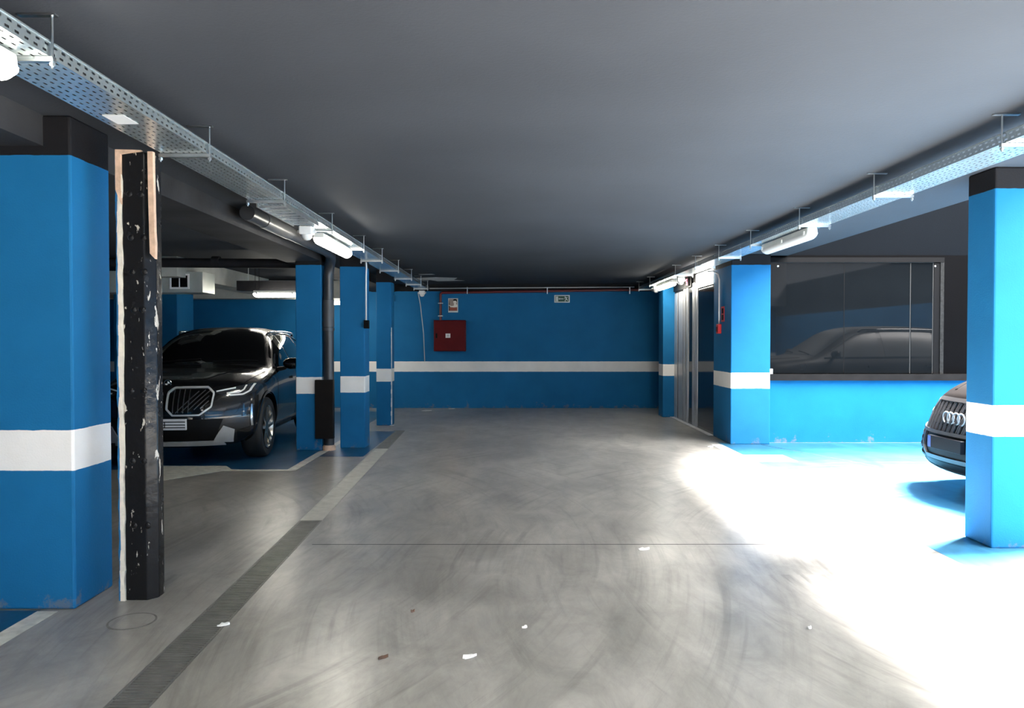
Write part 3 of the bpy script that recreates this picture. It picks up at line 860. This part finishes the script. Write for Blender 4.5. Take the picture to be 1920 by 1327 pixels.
def resample(P, n):
    P = [Vector((p[0], p[1])) for p in P]
    L = [0]
    for i in range(len(P) - 1): L.append(L[-1] + (P[i + 1] - P[i]).length)
    out = []
    for k in range(n):
        t = L[-1] * k / (n - 1)
        i = 0
        while i < len(L) - 2 and L[i + 1] < t: i += 1
        u = (t - L[i]) / max(1e-9, L[i + 1] - L[i])
        out.append(P[i].lerp(P[i + 1], u))
    return out

def decal(name, A, B, pj, mt, parent, off=0.004, n=14, rows=5, depth=0.02, smooth=True, rs=True):
    """a sheet between polylines A and B laid on the body, with thickness"""
    if rs: A, B = resample(A, n), resample(B, n)
    else: A, B, n = [Vector(p) for p in A], [Vector(p) for p in B], len(A)
    top, bot = [], []
    for r in range(rows):
        t = r / (rows - 1)
        for k in range(n):
            h, nn = pj(A[k].lerp(B[k], t))
            top.append(h + nn * off); bot.append(h - nn * depth)
    mb = MB()
    N_ = rows * n
    mb.v = [tuple(v) for v in top + bot]
    for r in range(rows - 1):
        for k in range(n - 1):
            i = r * n + k
            mb.f.append((i, i + 1, i + n + 1, i + n))
    bd = list(range(n)) + [r * n + n - 1 for r in range(1, rows)] + [N_ - 1 - k for k in range(1, n)] + [r * n for r in range(rows - 2, 0, -1)]
    for i in range(len(bd)):
        a, b = bd[i], bd[(i + 1) % len(bd)]
        mb.f.append((a, b, b + N_, a + N_))
    return mb.build(name, mt, parent, smooth='auto' if smooth else False)

def ribbon(name, path, w, pj, mt, parent, off=0.006, n=20, depth=0.015, closed=False):
    P = [Vector((p[0], p[1])) for p in path]
    if closed:
        P = P + [P[0]]
    P = resample(P, n)
    A, B = [], []
    for i, p in enumerate(P):
        if closed:
            d = (P[(i + 1) % (n - 1)] - P[(i - 1) % (n - 1)]).normalized()
        else:
            d = (P[min(i + 1, n - 1)] - P[max(i - 1, 0)]).normalized()
        q = Vector((-d.y, d.x)) * w / 2
        A.append(p + q); B.append(p - q)
    return decal(name, A, B, pj, mt, parent, off, rows=3, depth=depth, rs=False)

M_tyre = mat('tyre_rubber', (0.012, 0.012, 0.012), 0.7, 0, 0.2, 20)
M_rim = mat('alloy_rim', (0.50, 0.48, 0.44), 0.28, 1.0, 0.05, 6)
M_chrome = mat('satin_chrome', (0.62, 0.62, 0.62), 0.22, 1.0, 0.03, 6)
M_carblack = mat('black_car_plastic', (0.004, 0.004, 0.0045), 0.5, 0, 0.1, 9, spec=0.15)
M_glossblk = mat('gloss_black_trim', (0.004, 0.004, 0.004), 0.08, 0, 0.1, 9)
M_carglass = mat('car_glass', (0.004, 0.005, 0.006), 0.03, 0, 0.1, 3)
M_lens = mat('headlamp_lens', (0.03, 0.03, 0.033), 0.08, 0, 0.2, 12)
M_drl = mat('lamp_light_guide', (0.80, 0.80, 0.78), 0.3, 0, 0.03, 6)
M_framechrome = mat('light_satin_chrome', (0.62, 0.62, 0.62), 0.38, 0.45, 0.03, 6)
M_slat = mat('dark_satin_slat', (0.20, 0.20, 0.20), 0.3, 0.9, 0.05, 6)
M_skid = mat('silver_skid_trim', (0.42, 0.41, 0.39), 0.42, 0.25, 0.08, 8)
M_plate = mat('plate_white', (0.75, 0.75, 0.75), 0.35, 0, 0.03, 6)
M_tail = mat('tail_lamp_red', (0.25, 0.01, 0.01), 0.15, 0, 0.1, 8)

def wheel(parent, x, y, R, wdt, side, spokes=5):
    """side = +1 outer face to +x"""
    w = empty_part('wheel', parent, (x, y, R))
    h = wdt / 2
    prof = [(R * 0.70, -h), (R * 0.93, -h), (R * 0.985, -h * 0.82), (R, -h * 0.45), (R, h * 0.45), (R * 0.985, h * 0.82), (R * 0.93, h), (R * 0.74, h * 0.98), (R * 0.70, h * 0.8)]
    MB().lathe([(r, t * side) for r, t in prof], 'x', n=44).build('tyre', M_tyre, w, smooth='auto')
    MB().lathe([(r, t * side) for r, t in [(R * 0.715, h * 0.99), (R * 0.68, h * 0.96), (R * 0.64, h * 0.6), (R * 0.62, -h)]], 'x', n=44).build('rim_ring', M_rim, w, smooth='auto')
    MB().lathe([(r, t * side) for r, t in [(R * 0.62, -h * 0.1), (0.001, -h * 0.1)]], 'x', n=32).build('brake_disc', M_carblack, w)
    sp = MB()
    for k in range(spokes):
        for e in (-0.13, 0.13):
            a = 2 * PI * k / spokes + PI / 2
            c, s_ = math.cos(a), math.sin(a); c2, s2 = math.cos(a + e * 1.9), math.sin(a + e * 1.9)
            t_ = Vector((-s_, c)); p0 = Vector((c, s_)) * R * 0.12 + t_ * e * 0.2; p1 = Vector((c2, s2)) * R * 0.68
            q = Vector((-(p1 - p0).y, (p1 - p0).x)).normalized()
            a0, a1, b0, b1 = p0 + q * 0.016, p0 - q * 0.016, p1 + q * 0.020, p1 - q * 0.020
            xo, xi = side * h * 0.82, side * h * 0.5
            xo2 = side * h * 0.95
            sp.add([(xo, a0.x, a0.y), (xo, a1.x, a1.y), (xo2, b1.x, b1.y), (xo2, b0.x, b0.y), (xi, a0.x, a0.y), (xi, a1.x, a1.y), (xi, b1.x, b1.y), (xi, b0.x, b0.y)],
                   [(0, 1, 2, 3), (4, 7, 6, 5), (0, 4, 5, 1), (1, 5, 6, 2), (2, 6, 7, 3), (3, 7, 4, 0)])
    sp.build('spokes', M_rim, w)
    MB().lathe([(r, t * side) for r, t in [(R * 0.2, h * 0.5), (R * 0.19, h * 0.85), (R * 0.1, h * 0.9), (0.001, h * 0.9)]], 'x', n=20).build('hub_cap', M_rim, w, smooth='auto')
    return w

def empty_part(name, parent, loc):
    o = bpy.data.objects.new(name, None)
    o.empty_display_size = 0.1
    C.objects.link(o); o.parent = parent; o.location = loc
    return o

def mirror_part(parent, x, y, z, side, mt, trim):
    m = empty_part('door_mirror', parent, (x, y, z))
    mb = MB()
    prof = []
    for (t, s) in ((0.0, 0.35), (0.03, 0.75), (0.09, 1.0), (0.16, 0.98), (0.21, 0.8), (0.235, 0.4)):
        prof.append((t, s))
    nn = 14
    for (t, s) in prof:
        for k in range(nn):
            a = 2 * PI * k / nn
            ca, sa = math.cos(a), math.sin(a)
            mb.v.append((side * t, 0.075 * s * ca * (1.0 if ca < 0 else 0.5) , 0.078 * s * sa + 0.01))
    for i in range(len(prof) - 1):
        for k in range(nn):
            mb.f.append((i * nn + k, i * nn + (k + 1) % nn, (i + 1) * nn + (k + 1) % nn, (i + 1) * nn + k))
    mb.f.append(tuple(range(nn))); mb.f.append(tuple(range(len(mb.v) - nn, len(mb.v))))
    mb.build('mirror_shell', mt, m, smooth='auto')
    MB().tube([(-side * 0.08, 0.02, -0.07), (side * 0.02, 0.0, -0.05), (side * 0.06, 0.0, -0.02)], [0.03, 0.026, 0.02], 10).build('mirror_arm', M_carblack, m, smooth='auto')
    MB().box(*(sorted((side * 0.03, side * 0.21))), 0.034, 0.040, -0.045, 0.065).build('mirror_glass', M_chrome, m)
    return m

def car_common(root, bvh, half, L, cfg, bodymat):
    F, SD, SN, T = Proj(bvh, 'front'), Proj(bvh, 'side'), Proj(bvh, 'side-'), Proj(bvh, 'top')
    # windshield
    gm = cfg['glass']
    decal('windscreen', cfg['ws_bot'], cfg['ws_top'], T, gm, root, 0.004, 26, 14)
    decal('rear_window', cfg['rw_top'], cfg['rw_bot'], T, gm, root, 0.004, 20, 10)
    for pj in (SD, SN):
        for (a, b) in cfg['side_glass']:
            decal('side_window', a, b, pj, gm, root, 0.004, 16, 8)
        ribbon('window_trim', cfg['trim_line'], 0.022, pj, cfg['trim_mat'], root, 0.008, 40)
        for p in cfg['seams']:
            ribbon('door_seam', p, 0.008, pj, M_carblack, root, 0.0015, 20, 0.006)
        for (l, z) in cfg['handles']:
            ribbon('door_handle', [(l, z), (l + 0.20, z + 0.008)], 0.032, pj, bodymat, root, 0.028, 8, 0.01)
        for y in cfg['axles']:
            Rr = cfg['R'] + 0.062
            pth = [(y + Rr * math.cos(a), cfg['R'] + Rr * math.sin(a)) for a in [PI * (-0.08 + 1.16 * k / 26) for k in range(27)]]
            ribbon('arch_trim', pth, 0.05, pj, cfg['clad_mat'], root, 0.012, 44, 0.02)
        ribbon('sill_trim', cfg['sill'], 0.12, pj, cfg['clad_mat'], root, 0.012, 30, 0.02)
    for s in (-1, 1):
        for y in cfg['axles']:
            wheel(root, s * (half - 0.135), y, cfg['R'], 0.25, s, cfg['spokes'])
        # roof rails
        pts = []
        for (l, w) in cfg['rail']:
            h, n = T((s * w, l))
            pts.append(h + n * 0.035)
        e0, _ = T((s * cfg['rail'][0][1], cfg['rail'][0][0] - 0.07)); e1, _ = T((s * cfg['rail'][-1][1], cfg['rail'][-1][0] + 0.07))
        MB().tube([e0] + pts + [e1], 0.016, 10).build('roof_rail', cfg['rail_mat'], root, smooth='auto')
        mirror_part(root, s * cfg['mirror'][0], cfg['mirror'][1], cfg['mirror'][2], s, bodymat, None)
    # bonnet shut lines
    for s in (-1, 1):
        ribbon('bonnet_seam', [(s * x, y) for x, y in cfg['bonnet']], 0.008, T, M_carblack, root, 0.0015, 24, 0.006)
        ribbon('bonnet_crease', [(s * x, y) for x, y in cfg['crease']], 0.03, T, bodymat, root, 0.006, 24, 0.01)
        ribbon('wiper', [(s * 0.06 + 0.06, cfg['wip']), (s * 0.06 + 0.06 + 0.55, cfg['wip'] + 0.10)] if s > 0 else [(-0.62, cfg['wip'] + 0.02), (-0.05, cfg['wip'] + 0.06)], 0.014, T, M_carblack, root, 0.018, 10)
    BK = Proj(bvh, 'back')
    for s in (-1, 1):
        decal('tail_lamp', [(s * 0.5, cfg['tail'] - 0.05), (s * 0.86, cfg['tail'] - 0.07)], [(s * 0.5, cfg['tail'] + 0.06), (s * 0.86, cfg['tail'] + 0.07)], BK, M_tail, root)
    return F, SD, SN, T

# ---------------- dark sport utility car (faces the camera)
M_bm = mat('black_metallic_paint', (0.006, 0.006, 0.007), 0.25, 0.1, 0.1, 30, coat=0.55, spec=0.3)
bx_, by_ = -3.94, 8.42
suv = empty('parked_car', (bx_, by_, 0), 'glossy black sport utility car facing forward behind the black pillar', 'car', rz=math.radians(4.0))
TB = [
 (0.00, .22, .62, (.86, .29), (.90, .55), (.88, .78), (.80, .89), (.60, .935), (.33, .95), .955),
 (0.12, .20, .66, (.90, .30), (.93, .57), (.905, .82), (.83, .93), (.62, .98), (.34, .995), 1.00),
 (0.45, .20, .70, (.93, .31), (.955, .60), (.94, .88), (.85, .985), (.64, 1.03), (.35, 1.045), 1.05),
 (0.90, .20, .72, (.935, .31), (.96, .62), (.95, .92), (.87, 1.03), (.66, 1.075), (.36, 1.095), 1.10),
 (1.28, .20, .72, (.93, .30), (.955, .62), (.95, .95), (.88, 1.06), (.76, 1.10), (.40, 1.135), 1.145),
 (1.55, .20, .72, (.93, .30), (.955, .62), (.95, .96), (.885, 1.07), (.745, 1.24), (.41, 1.285), 1.295),
 (1.98, .20, .72, (.93, .30), (.95, .62), (.95, .97), (.885, 1.08), (.685, 1.49), (.42, 1.555), 1.57),
 (2.25, .20, .72, (.93, .30), (.95, .62), (.95, .975), (.885, 1.085), (.66, 1.56), (.42, 1.62), 1.635),
 (2.80, .20, .72, (.93, .30), (.95, .62), (.95, .985), (.88, 1.09), (.65, 1.585), (.42, 1.64), 1.655),
 (3.50, .20, .72, (.93, .30), (.955, .62), (.95, .99), (.875, 1.10), (.64, 1.565), (.40, 1.625), 1.64),
 (4.05, .22, .72, (.93, .31), (.955, .64), (.945, .99), (.85, 1.11), (.62, 1.51), (.38, 1.575), 1.59),
 (4.40, .25, .72, (.91, .33), (.93, .66), (.92, .98), (.82, 1.09), (.64, 1.29), (.38, 1.35), 1.36),
 (4.62, .28, .70, (.89, .36), (.91, .66), (.89, .93), (.80, 1.02), (.64, 1.08), (.38, 1.11), 1.12),
 (4.755, .32, .66, (.85, .38), (.87, .64), (.85, .88), (.76, .96), (.60, 1.00), (.36, 1.02), 1.025)]
def warp_b(p):
    x, l, z = p
    f1 = max(0.0, 1 - l / 1.25)
    dl = 0.36 * (abs(x) / 0.96) ** 2.6 * f1
    f2 = max(0.0, 1 - l / 0.6)
    if z > 0.62: dl += 0.14 * ((z - 0.62) / 0.35) ** 1.6 * f2
    if z < 0.42: dl += 0.10 * ((0.42 - z) / 0.2) ** 1.5 * f2
    b = max(0.0, (l - 3.9) / 0.85)
    dl -= 0.16 * (abs(x) / 0.96) ** 2.6 * b
    return (x, l + dl, z)
body, bvh = car_body(TB, 4.755, warp_b, (0.88, 3.745), 0.372, M_bm, suv, 0.955)
cfgB = dict(glass=M_carglass, R=0.372, axles=(0.88, 3.745), spokes=5, trim_mat=M_glossblk, clad_mat=M_bm, rail_mat=M_chrome,
  ws_bot=[(-.78, 1.40), (-.4, 1.31), (0, 1.29), (.4, 1.31), (.78, 1.40)], ws_top=[(-.58, 2.08), (0, 2.02), (.58, 2.08)],
  rw_top=[(-.5, 4.05), (.5, 4.05)], rw_bot=[(-.6, 4.5), (.6, 4.5)],
  side_glass=[([(1.58, 1.10), (2.42, 1.12)], [(1.68, 1.19), (2.1, 1.44), (2.42, 1.53)]), ([(2.50, 1.12), (3.38, 1.14)], [(2.50, 1.535), (3.0, 1.54), (3.38, 1.50)]),
              ([(3.45, 1.15), (3.95, 1.24)], [(3.45, 1.495), (3.85, 1.40)])],
  trim_line=[(1.50, 1.085), (2.4, 1.095), (3.4, 1.12), (3.98, 1.19), (4.0, 1.27), (3.88, 1.43), (3.4, 1.53), (2.8, 1.57), (2.3, 1.545), (2.05, 1.46), (1.66, 1.22)],
  seams=[[(1.38, .36), (1.36, .7), (1.42, 1.0), (1.5, 1.07)], [(2.46, .36), (2.46, 1.09)], [(3.3, .40), (3.36, .72), (3.55, .95), (3.5, 1.1)]],
  handles=[(2.16, .93), (3.18, .95)], sill=[(1.34, .31), (3.28, .31)], rail=[(2.25, .60), (2.5, .605), (3.0, .60), (3.5, .585), (3.85, .565)],
  mirror=(.965, 1.60, 1.13), bonnet=[(.78, .42), (.82, .8), (.84, 1.2)], crease=[(.36, .30), (.50, .7), (.62, 1.2)], wip=1.34, tail=.92)
F, SD, SN, T = car_common(suv, bvh, 0.955, 4.755, cfgB, M_bm)
# kidney grilles
for s in (-1, 1):
    out = [(.10, .60), (.38, .60), (.50, .69), (.515, .84), (.45, .905), (.10, .905), (.035, .85), (.035, .67)]
    out = [(s * x, z) for x, z in out]
    A = [out[7], out[6], out[5]]; 
    g = decal('grille', [(s * .04, .67), (s * .11, .61), (s * .37, .61), (s * .495, .70)], [(s * .04, .85), (s * .11, .895), (s * .44, .895), (s * .505, .83)], F, M_glossblk, suv, 0.004, 16, 8)
    ribbon('grille_frame', out, 0.017, F, M_framechrome, g, 0.022, 60, 0.01, closed=True)
    for x in (.10, .155, .21, .265):
        ribbon('slat', [(s * x, .625), (s * x, .885)], 0.008, F, M_slat, g, 0.012, 8, 0.004)
    for k in range(5):
        x0 = .13 + k * 0.065
        ribbon('slat', [(s * x0, .625 + 0.012 * k), (s * min(.47, x0 + .23), .625 + 0.012 * k + (min(.47, x0 + .23) - x0) * 1.05)], 0.008, F, M_slat, g, 0.013, 10, 0.004)
    # headlamp
    hl = decal('headlamp', [(s * .53, .845), (s * .66, .80), (s * .82, .80), (s * .90, .84)], [(s * .53, .868), (s * .70, .905), (s * .82, .925), (s * .90, .94)], F, M_lens, suv, 0.006, 18, 7)
    ribbon('light_guide', [(s * .535, .858), (s * .62, .875), (s * .72, .893)], 0.013, F, M_drl, hl, 0.012, 12, 0.004)
    ribbon('light_guide', [(s * .64, .835), (s * .76, .842), (s * .80, .87), (s * .805, .915)], 0.014, F, M_drl, hl, 0.012, 16, 0.004)
    ribbon('light_guide', [(s * .67, .812), (s * .80, .818), (s * .85, .85), (s * .862, .925)], 0.017, F, M_drl, hl, 0.012, 16, 0.004)
    # bumper details
    ribbon('bumper_crease', [(s * .62, .74), (s * .80, .74), (s * .76, .62), (s * .66, .54)], 0.010, F, M_bm, suv, 0.006, 20, 0.006)
    ribbon('air_curtain_blade', [(s * .885, .45), (s * .885, .70)], 0.016, F, M_chrome, suv, 0.010, 10)
    decal('skid_corner', [(s * .50, .285), (s * .70, .275)], [(s * .62, .47), (s * .725, .42)], F, M_skid, suv, 0.014, 8, 6)
    decal('fog_pocket', [(s * .745, .30), (s * .87, .34)], [(s * .75, .40), (s * .87, .44)], F, M_glossblk, suv, 0.005, 8, 5)
decal('lower_intake', [(-.52, .30), (.52, .30)], [(-.62, .55), (.62, .55)], F, M_carblack, suv, 0.004, 20, 6)
decal('skid_plate', [(-.62, .245), (.62, .245)], [(-.60, .295), (.60, .295)], F, M_skid, suv, 0.016, 20, 4)
h, n_ = F((0, .50))
pf = empty_part('number_plate', suv, (0, h.y - 0.02, .50))
MB().box(-.26, .26, -.012, 0.02, -.062, .062).build('plate', M_plate, pf, bevel=0.004)
for (a, b, z) in ((-.25, .25, .030), (-.25, .25, -.004), (-.25, .25, -.034)):
    MB().box(a, b, -.0135, -.012, z - .005, z + .005).build('printed_dash', M_glossblk, pf)
MB().box(0.02, 0.03, -.0135, -.012, -.034, .030).build('printed_dash', M_glossblk, pf)
h, n_ = F((0, .955))
em = MB().lathe([(.0005, -.012), (.030, -.010), (.041, -.004), (.042, .01)], 'y', n=24).build('round_emblem', M_glossblk, suv, smooth='auto', loc=(0, h.y - 0.004, .955))
for q in (0, 2):
    a0 = q * PI / 2
    MB().prism([(0, 0)] + [(.026 * math.cos(a0 + PI / 2 * k / 6), .026 * math.sin(a0 + PI / 2 * k / 6)) for k in range(7)], 'y', -.0135, -.0115).build('emblem_quarter', M_drl, em)
MB().lathe([(.036, -.0135), (.043, -.0135), (.043, 0.0), (.036, 0.0), (.036, -.0135)], 'y', n=28).build('emblem_ring', M_chrome, em)

# ---------------- brown sport utility car (parked across, faces the lane)
M_au = mat('brown_metallic_paint', (0.0036, 0.0027, 0.0026), 0.45, 0.0, 0.15, 25, coat=0.03, spec=0.10)
aud = empty('parked_car', (3.965, 6.82, 0), 'dusty dark brown car with four ring badge half hidden by a blue column', 'car', rz=-PI / 2)
TA = [
 (0.00, .24, .66, (.86, .32), (.92, .52), (.91, .74), (.83, .86), (.62, .91), (.34, .93), .935),
 (0.12, .22, .70, (.91, .33), (.955, .55), (.94, .80), (.87, .93), (.66, .985), (.36, 1.0), 1.01),
 (0.45, .22, .74, (.95, .34), (.98, .60), (.965, .88), (.89, 1.01), (.68, 1.06), (.38, 1.08), 1.085),
 (0.98, .22, .75, (.96, .34), (.985, .64), (.97, .94), (.90, 1.07), (.70, 1.115), (.38, 1.135), 1.14),
 (1.40, .22, .75, (.95, .33), (.98, .64), (.97, .98), (.91, 1.10), (.79, 1.14), (.42, 1.175), 1.185),
 (1.70, .22, .75, (.95, .33), (.98, .64), (.97, 1.0), (.91, 1.11), (.78, 1.30), (.43, 1.35), 1.36),
 (2.15, .22, .75, (.95, .33), (.98, .64), (.97, 1.01), (.91, 1.12), (.715, 1.56), (.44, 1.63), 1.645),
 (2.45, .22, .75, (.95, .33), (.98, .64), (.97, 1.02), (.91, 1.125), (.69, 1.63), (.44, 1.695), 1.71),
 (3.10, .22, .75, (.95, .33), (.98, .64), (.97, 1.02), (.905, 1.13), (.68, 1.65), (.44, 1.71), 1.725),
 (3.90, .22, .75, (.95, .33), (.98, .64), (.97, 1.02), (.90, 1.14), (.67, 1.61), (.42, 1.68), 1.69),
 (4.40, .24, .75, (.95, .34), (.98, .66), (.965, 1.02), (.88, 1.15), (.65, 1.51), (.40, 1.58), 1.59),
 (4.78, .28, .74, (.93, .36), (.95, .68), (.93, 1.0), (.85, 1.12), (.67, 1.28), (.40, 1.33), 1.34),
 (4.97, .30, .72, (.91, .38), (.93, .68), (.90, .95), (.82, 1.05), (.66, 1.10), (.40, 1.13), 1.135),
 (5.09, .34, .68, (.87, .40), (.89, .66), (.87, .90), (.78, .98), (.62, 1.02), (.38, 1.04), 1.045)]
def warp_a(p):
    x, l, z = p
    f1 = max(0.0, 1 - l / 1.3)
    dl = 0.40 * (abs(x) / 0.985) ** 2.5 * f1
    f2 = max(0.0, 1 - l / 0.6)
    if z > 0.45: dl += 0.22 * ((z - 0.45) / 0.50) ** 1.3 * f2
    if z < 0.34: dl += 0.06 * ((0.34 - z) / 0.12) ** 1.3 * f2
    b = max(0.0, (l - 4.2) / 0.9)
    dl -= 0.16 * (abs(x) / 0.985) ** 2.6 * b
    return (x, l + dl, z)
body, bvh = car_body(TA, 5.09, warp_a, (0.98, 3.98), 0.385, M_au, aud, 0.985)
cfgA = dict(glass=mat('dusty_car_glass', (0.006, 0.007, 0.008), 0.35, 0, 0.1, 3, spec=0.10), R=0.385, axles=(0.98, 3.98), spokes=7, trim_mat=M_glossblk, clad_mat=M_au, rail_mat=M_glossblk,
  ws_bot=[(-.80, 1.52), (-.4, 1.44), (0, 1.42), (.4, 1.44), (.80, 1.52)], ws_top=[(-.60, 2.24), (0, 2.18), (.60, 2.24)],
  rw_top=[(-.52, 4.45), (.52, 4.45)], rw_bot=[(-.62, 4.85), (.62, 4.85)],
  side_glass=[([(1.75, 1.15), (2.68, 1.16)], [(1.85, 1.24), (2.3, 1.51), (2.68, 1.59)]), ([(2.76, 1.16), (3.70, 1.17)], [(2.76, 1.60), (3.3, 1.61), (3.70, 1.585)]),
              ([(3.78, 1.18), (4.40, 1.24)], [(3.78, 1.575), (4.2, 1.47)])],
  trim_line=[(1.66, 1.13), (2.7, 1.14), (3.7, 1.15), (4.42, 1.20), (4.45, 1.28), (4.25, 1.50), (3.7, 1.61), (3.1, 1.64), (2.6, 1.62), (2.28, 1.545), (1.80, 1.26)],
  seams=[[(1.5, .38), (1.48, .75), (1.55, 1.05), (1.66, 1.12)], [(2.72, .38), (2.72, 1.13)], [(3.5, .42), (3.58, .78), (3.8, 1.0), (3.78, 1.14)]],
  handles=[(2.42, .98), (3.46, .99)], sill=[(1.48, .34), (3.5, .34)], rail=[(2.45, .62), (2.8, .625), (3.3, .62), (3.8, .605), (4.2, .585)],
  mirror=(.99, 1.78, 1.19), bonnet=[(.80, .44), (.84, .85), (.86, 1.3)], crease=[(.40, .34), (.55, .8), (.66, 1.3)], wip=1.47, tail=.98)
F, SD, SN, T = car_common(aud, bvh, 0.985, 5.09, cfgA, M_au)
M_badge = mat('badge_chrome', (0.22, 0.22, 0.22), 0.4, 0.2, 0.03, 6)
go = [(-.36, .365), (.36, .365), (.44, .44), (.52, .80), (.46, .885), (-.46, .885), (-.52, .80), (-.44, .44)]
g = decal('grille', [(-.44, .44), (-.36, .375), (.36, .375), (.44, .44)], [(-.51, .80), (-.45, .875), (.45, .875), (.51, .80)], F, M_carblack, aud, 0.004, 24, 12)
M_dimchrome = mat('dusty_chrome', (0.060, 0.056, 0.056), 0.45, 0.3, 0.08, 8)
ribbon('grille_frame', go, 0.034, F, M_dimchrome, g, 0.024, 80, 0.01, closed=True)
for k in range(12):
    x = -.42 + .84 * k / 11
    for e in (-.011, .011):
        ribbon('slat', [((x + e) * .93, .60), ((x + e) * 1.05, .865)], 0.009, F, M_dimchrome, g, 0.02, 10, 0.004)
for z in (.66, .735, .81):
    ribbon('slat', [(-.46, z), (.46, z)], 0.012, F, M_carblack, g, 0.010, 24, 0.004)
ribbon('grille_bar', [(-.475, .585), (.475, .585)], 0.03, F, M_dimchrome, g, 0.028, 30, 0.01)
for k in range(4):
    x = (k - 1.5) * 0.078
    h, n_ = F((x, .735))
    ring = [(x + .052 * math.cos(2 * PI * i / 32), h.y - 0.034 - 0.003 * (k % 2), .735 + .052 * math.sin(2 * PI * i / 32)) for i in range(33)]
    MB().tube(ring, .0068, 8, cap=False).build('badge_ring', M_badge, g, smooth=True)
h, n_ = F((0, .50))
pf = empty_part('number_plate', aud, (0, h.y - 0.022, .50))
MB().box(-.26, .26, -.012, 0.03, -.058, .058).build('plate', mat('plate_dark', (0.003, 0.0038, 0.006), 0.4, 0, 0.1, 6, spec=0.1), pf, bevel=0.004)
MB().box(-.255, -.205, -.0135, -.012, -.053, .053).build('plate_band', mat('plate_blue', (0.03, 0.07, 0.22), 0.35, 0, 0.1, 6), pf)
for s in (-1, 1):
    hl = decal('headlamp', [(s * .56, .72), (s * .90, .78)], [(s * .57, .83), (s * .90, .91)], F, M_lens, aud, 0.006, 14, 7)
    ribbon('light_guide', [(s * .57, .735), (s * .72, .745), (s * .88, .795)], 0.016, F, M_dimchrome, hl, 0.012, 14, 0.004)
    it = decal('side_intake', [(s * .50, .40), (s * .86, .42)], [(s * .55, .60), (s * .88, .62)], F, M_carblack, aud, 0.004, 12, 6)
    for z in (.43, .485, .54, .595):
        ribbon('slat', [(s * .52, z - .01), (s * .90, z + 0.008)], 0.022, F, M_dimchrome, it, 0.02, 12, 0.004)
decal('lower_intake', [(-.62, .255), (.62, .255)], [(-.64, .325), (.64, .325)], F, M_carblack, aud, 0.006, 24, 5)
ribbon('bumper_lip', [(-.84, .30), (-.6, .245), (0, .24), (.6, .245), (.84, .30)], 0.03, F, M_dimchrome, aud, 0.014, 40, 0.01)
ribbon('bumper_lip', [(-.84, .36), (-.6, .345), (0, .345), (.6, .345), (.84, .36)], 0.02, F, M_au, aud, 0.014, 40, 0.01)

# ------------------------------------------------------------------ litter on the floor
M_leaf = mat('dry_leaf', (0.10, 0.055, 0.035), 0.7, 0, 0.3, 40)
M_paper = mat('white_paper', (0.78, 0.77, 0.74), 0.7, 0, 0.05, 20)
def scrap(name, x, y, r, m, label, cat, asp=0.6, seed=0):
    rr = random.Random(seed)
    mb = MB()
    n = 9
    top = []
    for k in range(n):
        a = 2 * PI * k / n
        q = r * rr.uniform(0.6, 1.1)
        top.append((q * math.cos(a), q * asp * math.sin(a), 0.002 + rr.uniform(0, 0.012)))
    mb.v = top + [(p[0], p[1], 0.0008) for p in top] + [(0, 0, 0.010)]
    mb.f = [(k, (k + 1) % n, 2 * n) for k in range(n)] + [(k, n + k, n + (k + 1) % n, (k + 1) % n) for k in range(n)] + [tuple(range(2 * n - 1, n - 1, -1))]
    o = mb.build(name, m, loc=(x, y, 0.001)); o.rotation_euler = (0, 0, rr.uniform(0, 1))
    return tag(o, label, cat, 'litter on the garage floor')
def gp(px, py):
    y = 1400 * 1.45 / (py - 638); return (px - 960) / 1400 * y, y
for i, (px, py, r, nm, lab) in enumerate([
    (716, 1238, .028, 'dry_leaf', 'brown dry leaf lying alone on the bare floor near the drain'),
    (773, 1150, .018, 'dry_leaf', 'smaller brown dry leaf lying further up the lane floor'),
    (1208, 1032, .045, 'paper_scrap', 'white torn paper scrap just past the floor joint'),
    (417, 1175, .035, 'paper_scrap', 'white paper scrap beside the slotted drain'),
    (880, 1236, .040, 'paper_scrap', 'crumpled white scrap near the middle of the lane'),
    (984, 1181, .014, 'paper_scrap', 'tiny white paper crumb in the lane centre'),
    (1522, 1182, .016, 'paper_scrap', 'tiny white paper crumb at the edge of the sunlight'),
    (1332, 838, .060, 'paper_scrap', 'white scrap by the foot of the lift side column'),
    (735, 798, .05, 'paper_scrap', 'white plaster flakes at the foot of the slim column'),
    (852, 761, .09, 'paper_scrap', 'pale crumpled debris against the back wall'),
    (800, 770, .14, 'paper_scrap', 'flat white plaster smear near the back wall')]):
    x, y = gp(px, py)
    y = min(y, 15.8)
    scrap(nm, x, y, r, M_leaf if nm == 'dry_leaf' else M_paper, lab, 'leaf' if nm == 'dry_leaf' else 'paper scrap', 0.55, i)
# round inspection lid near the pillar
x, y = gp(243, 1168)
M_rimc = mat('lid_rim', (0.15, 0.145, 0.135), 0.6, 0, 0.3, 30)
lid = empty('inspection_lid', (x, y, 0), 'round flush inspection lid in the floor before the black pillar', 'manhole lid')
MB().lathe([(0.0005, 0.0022), (0.108, 0.0022), (0.108, 0.0004)], 'z', n=36).build('cover', M_floor, lid)
MB().lathe([(0.108, 0.0008), (0.108, 0.0025), (0.118, 0.0025), (0.118, 0.0008)], 'z', n=36).build('rim', M_rimc, lid)
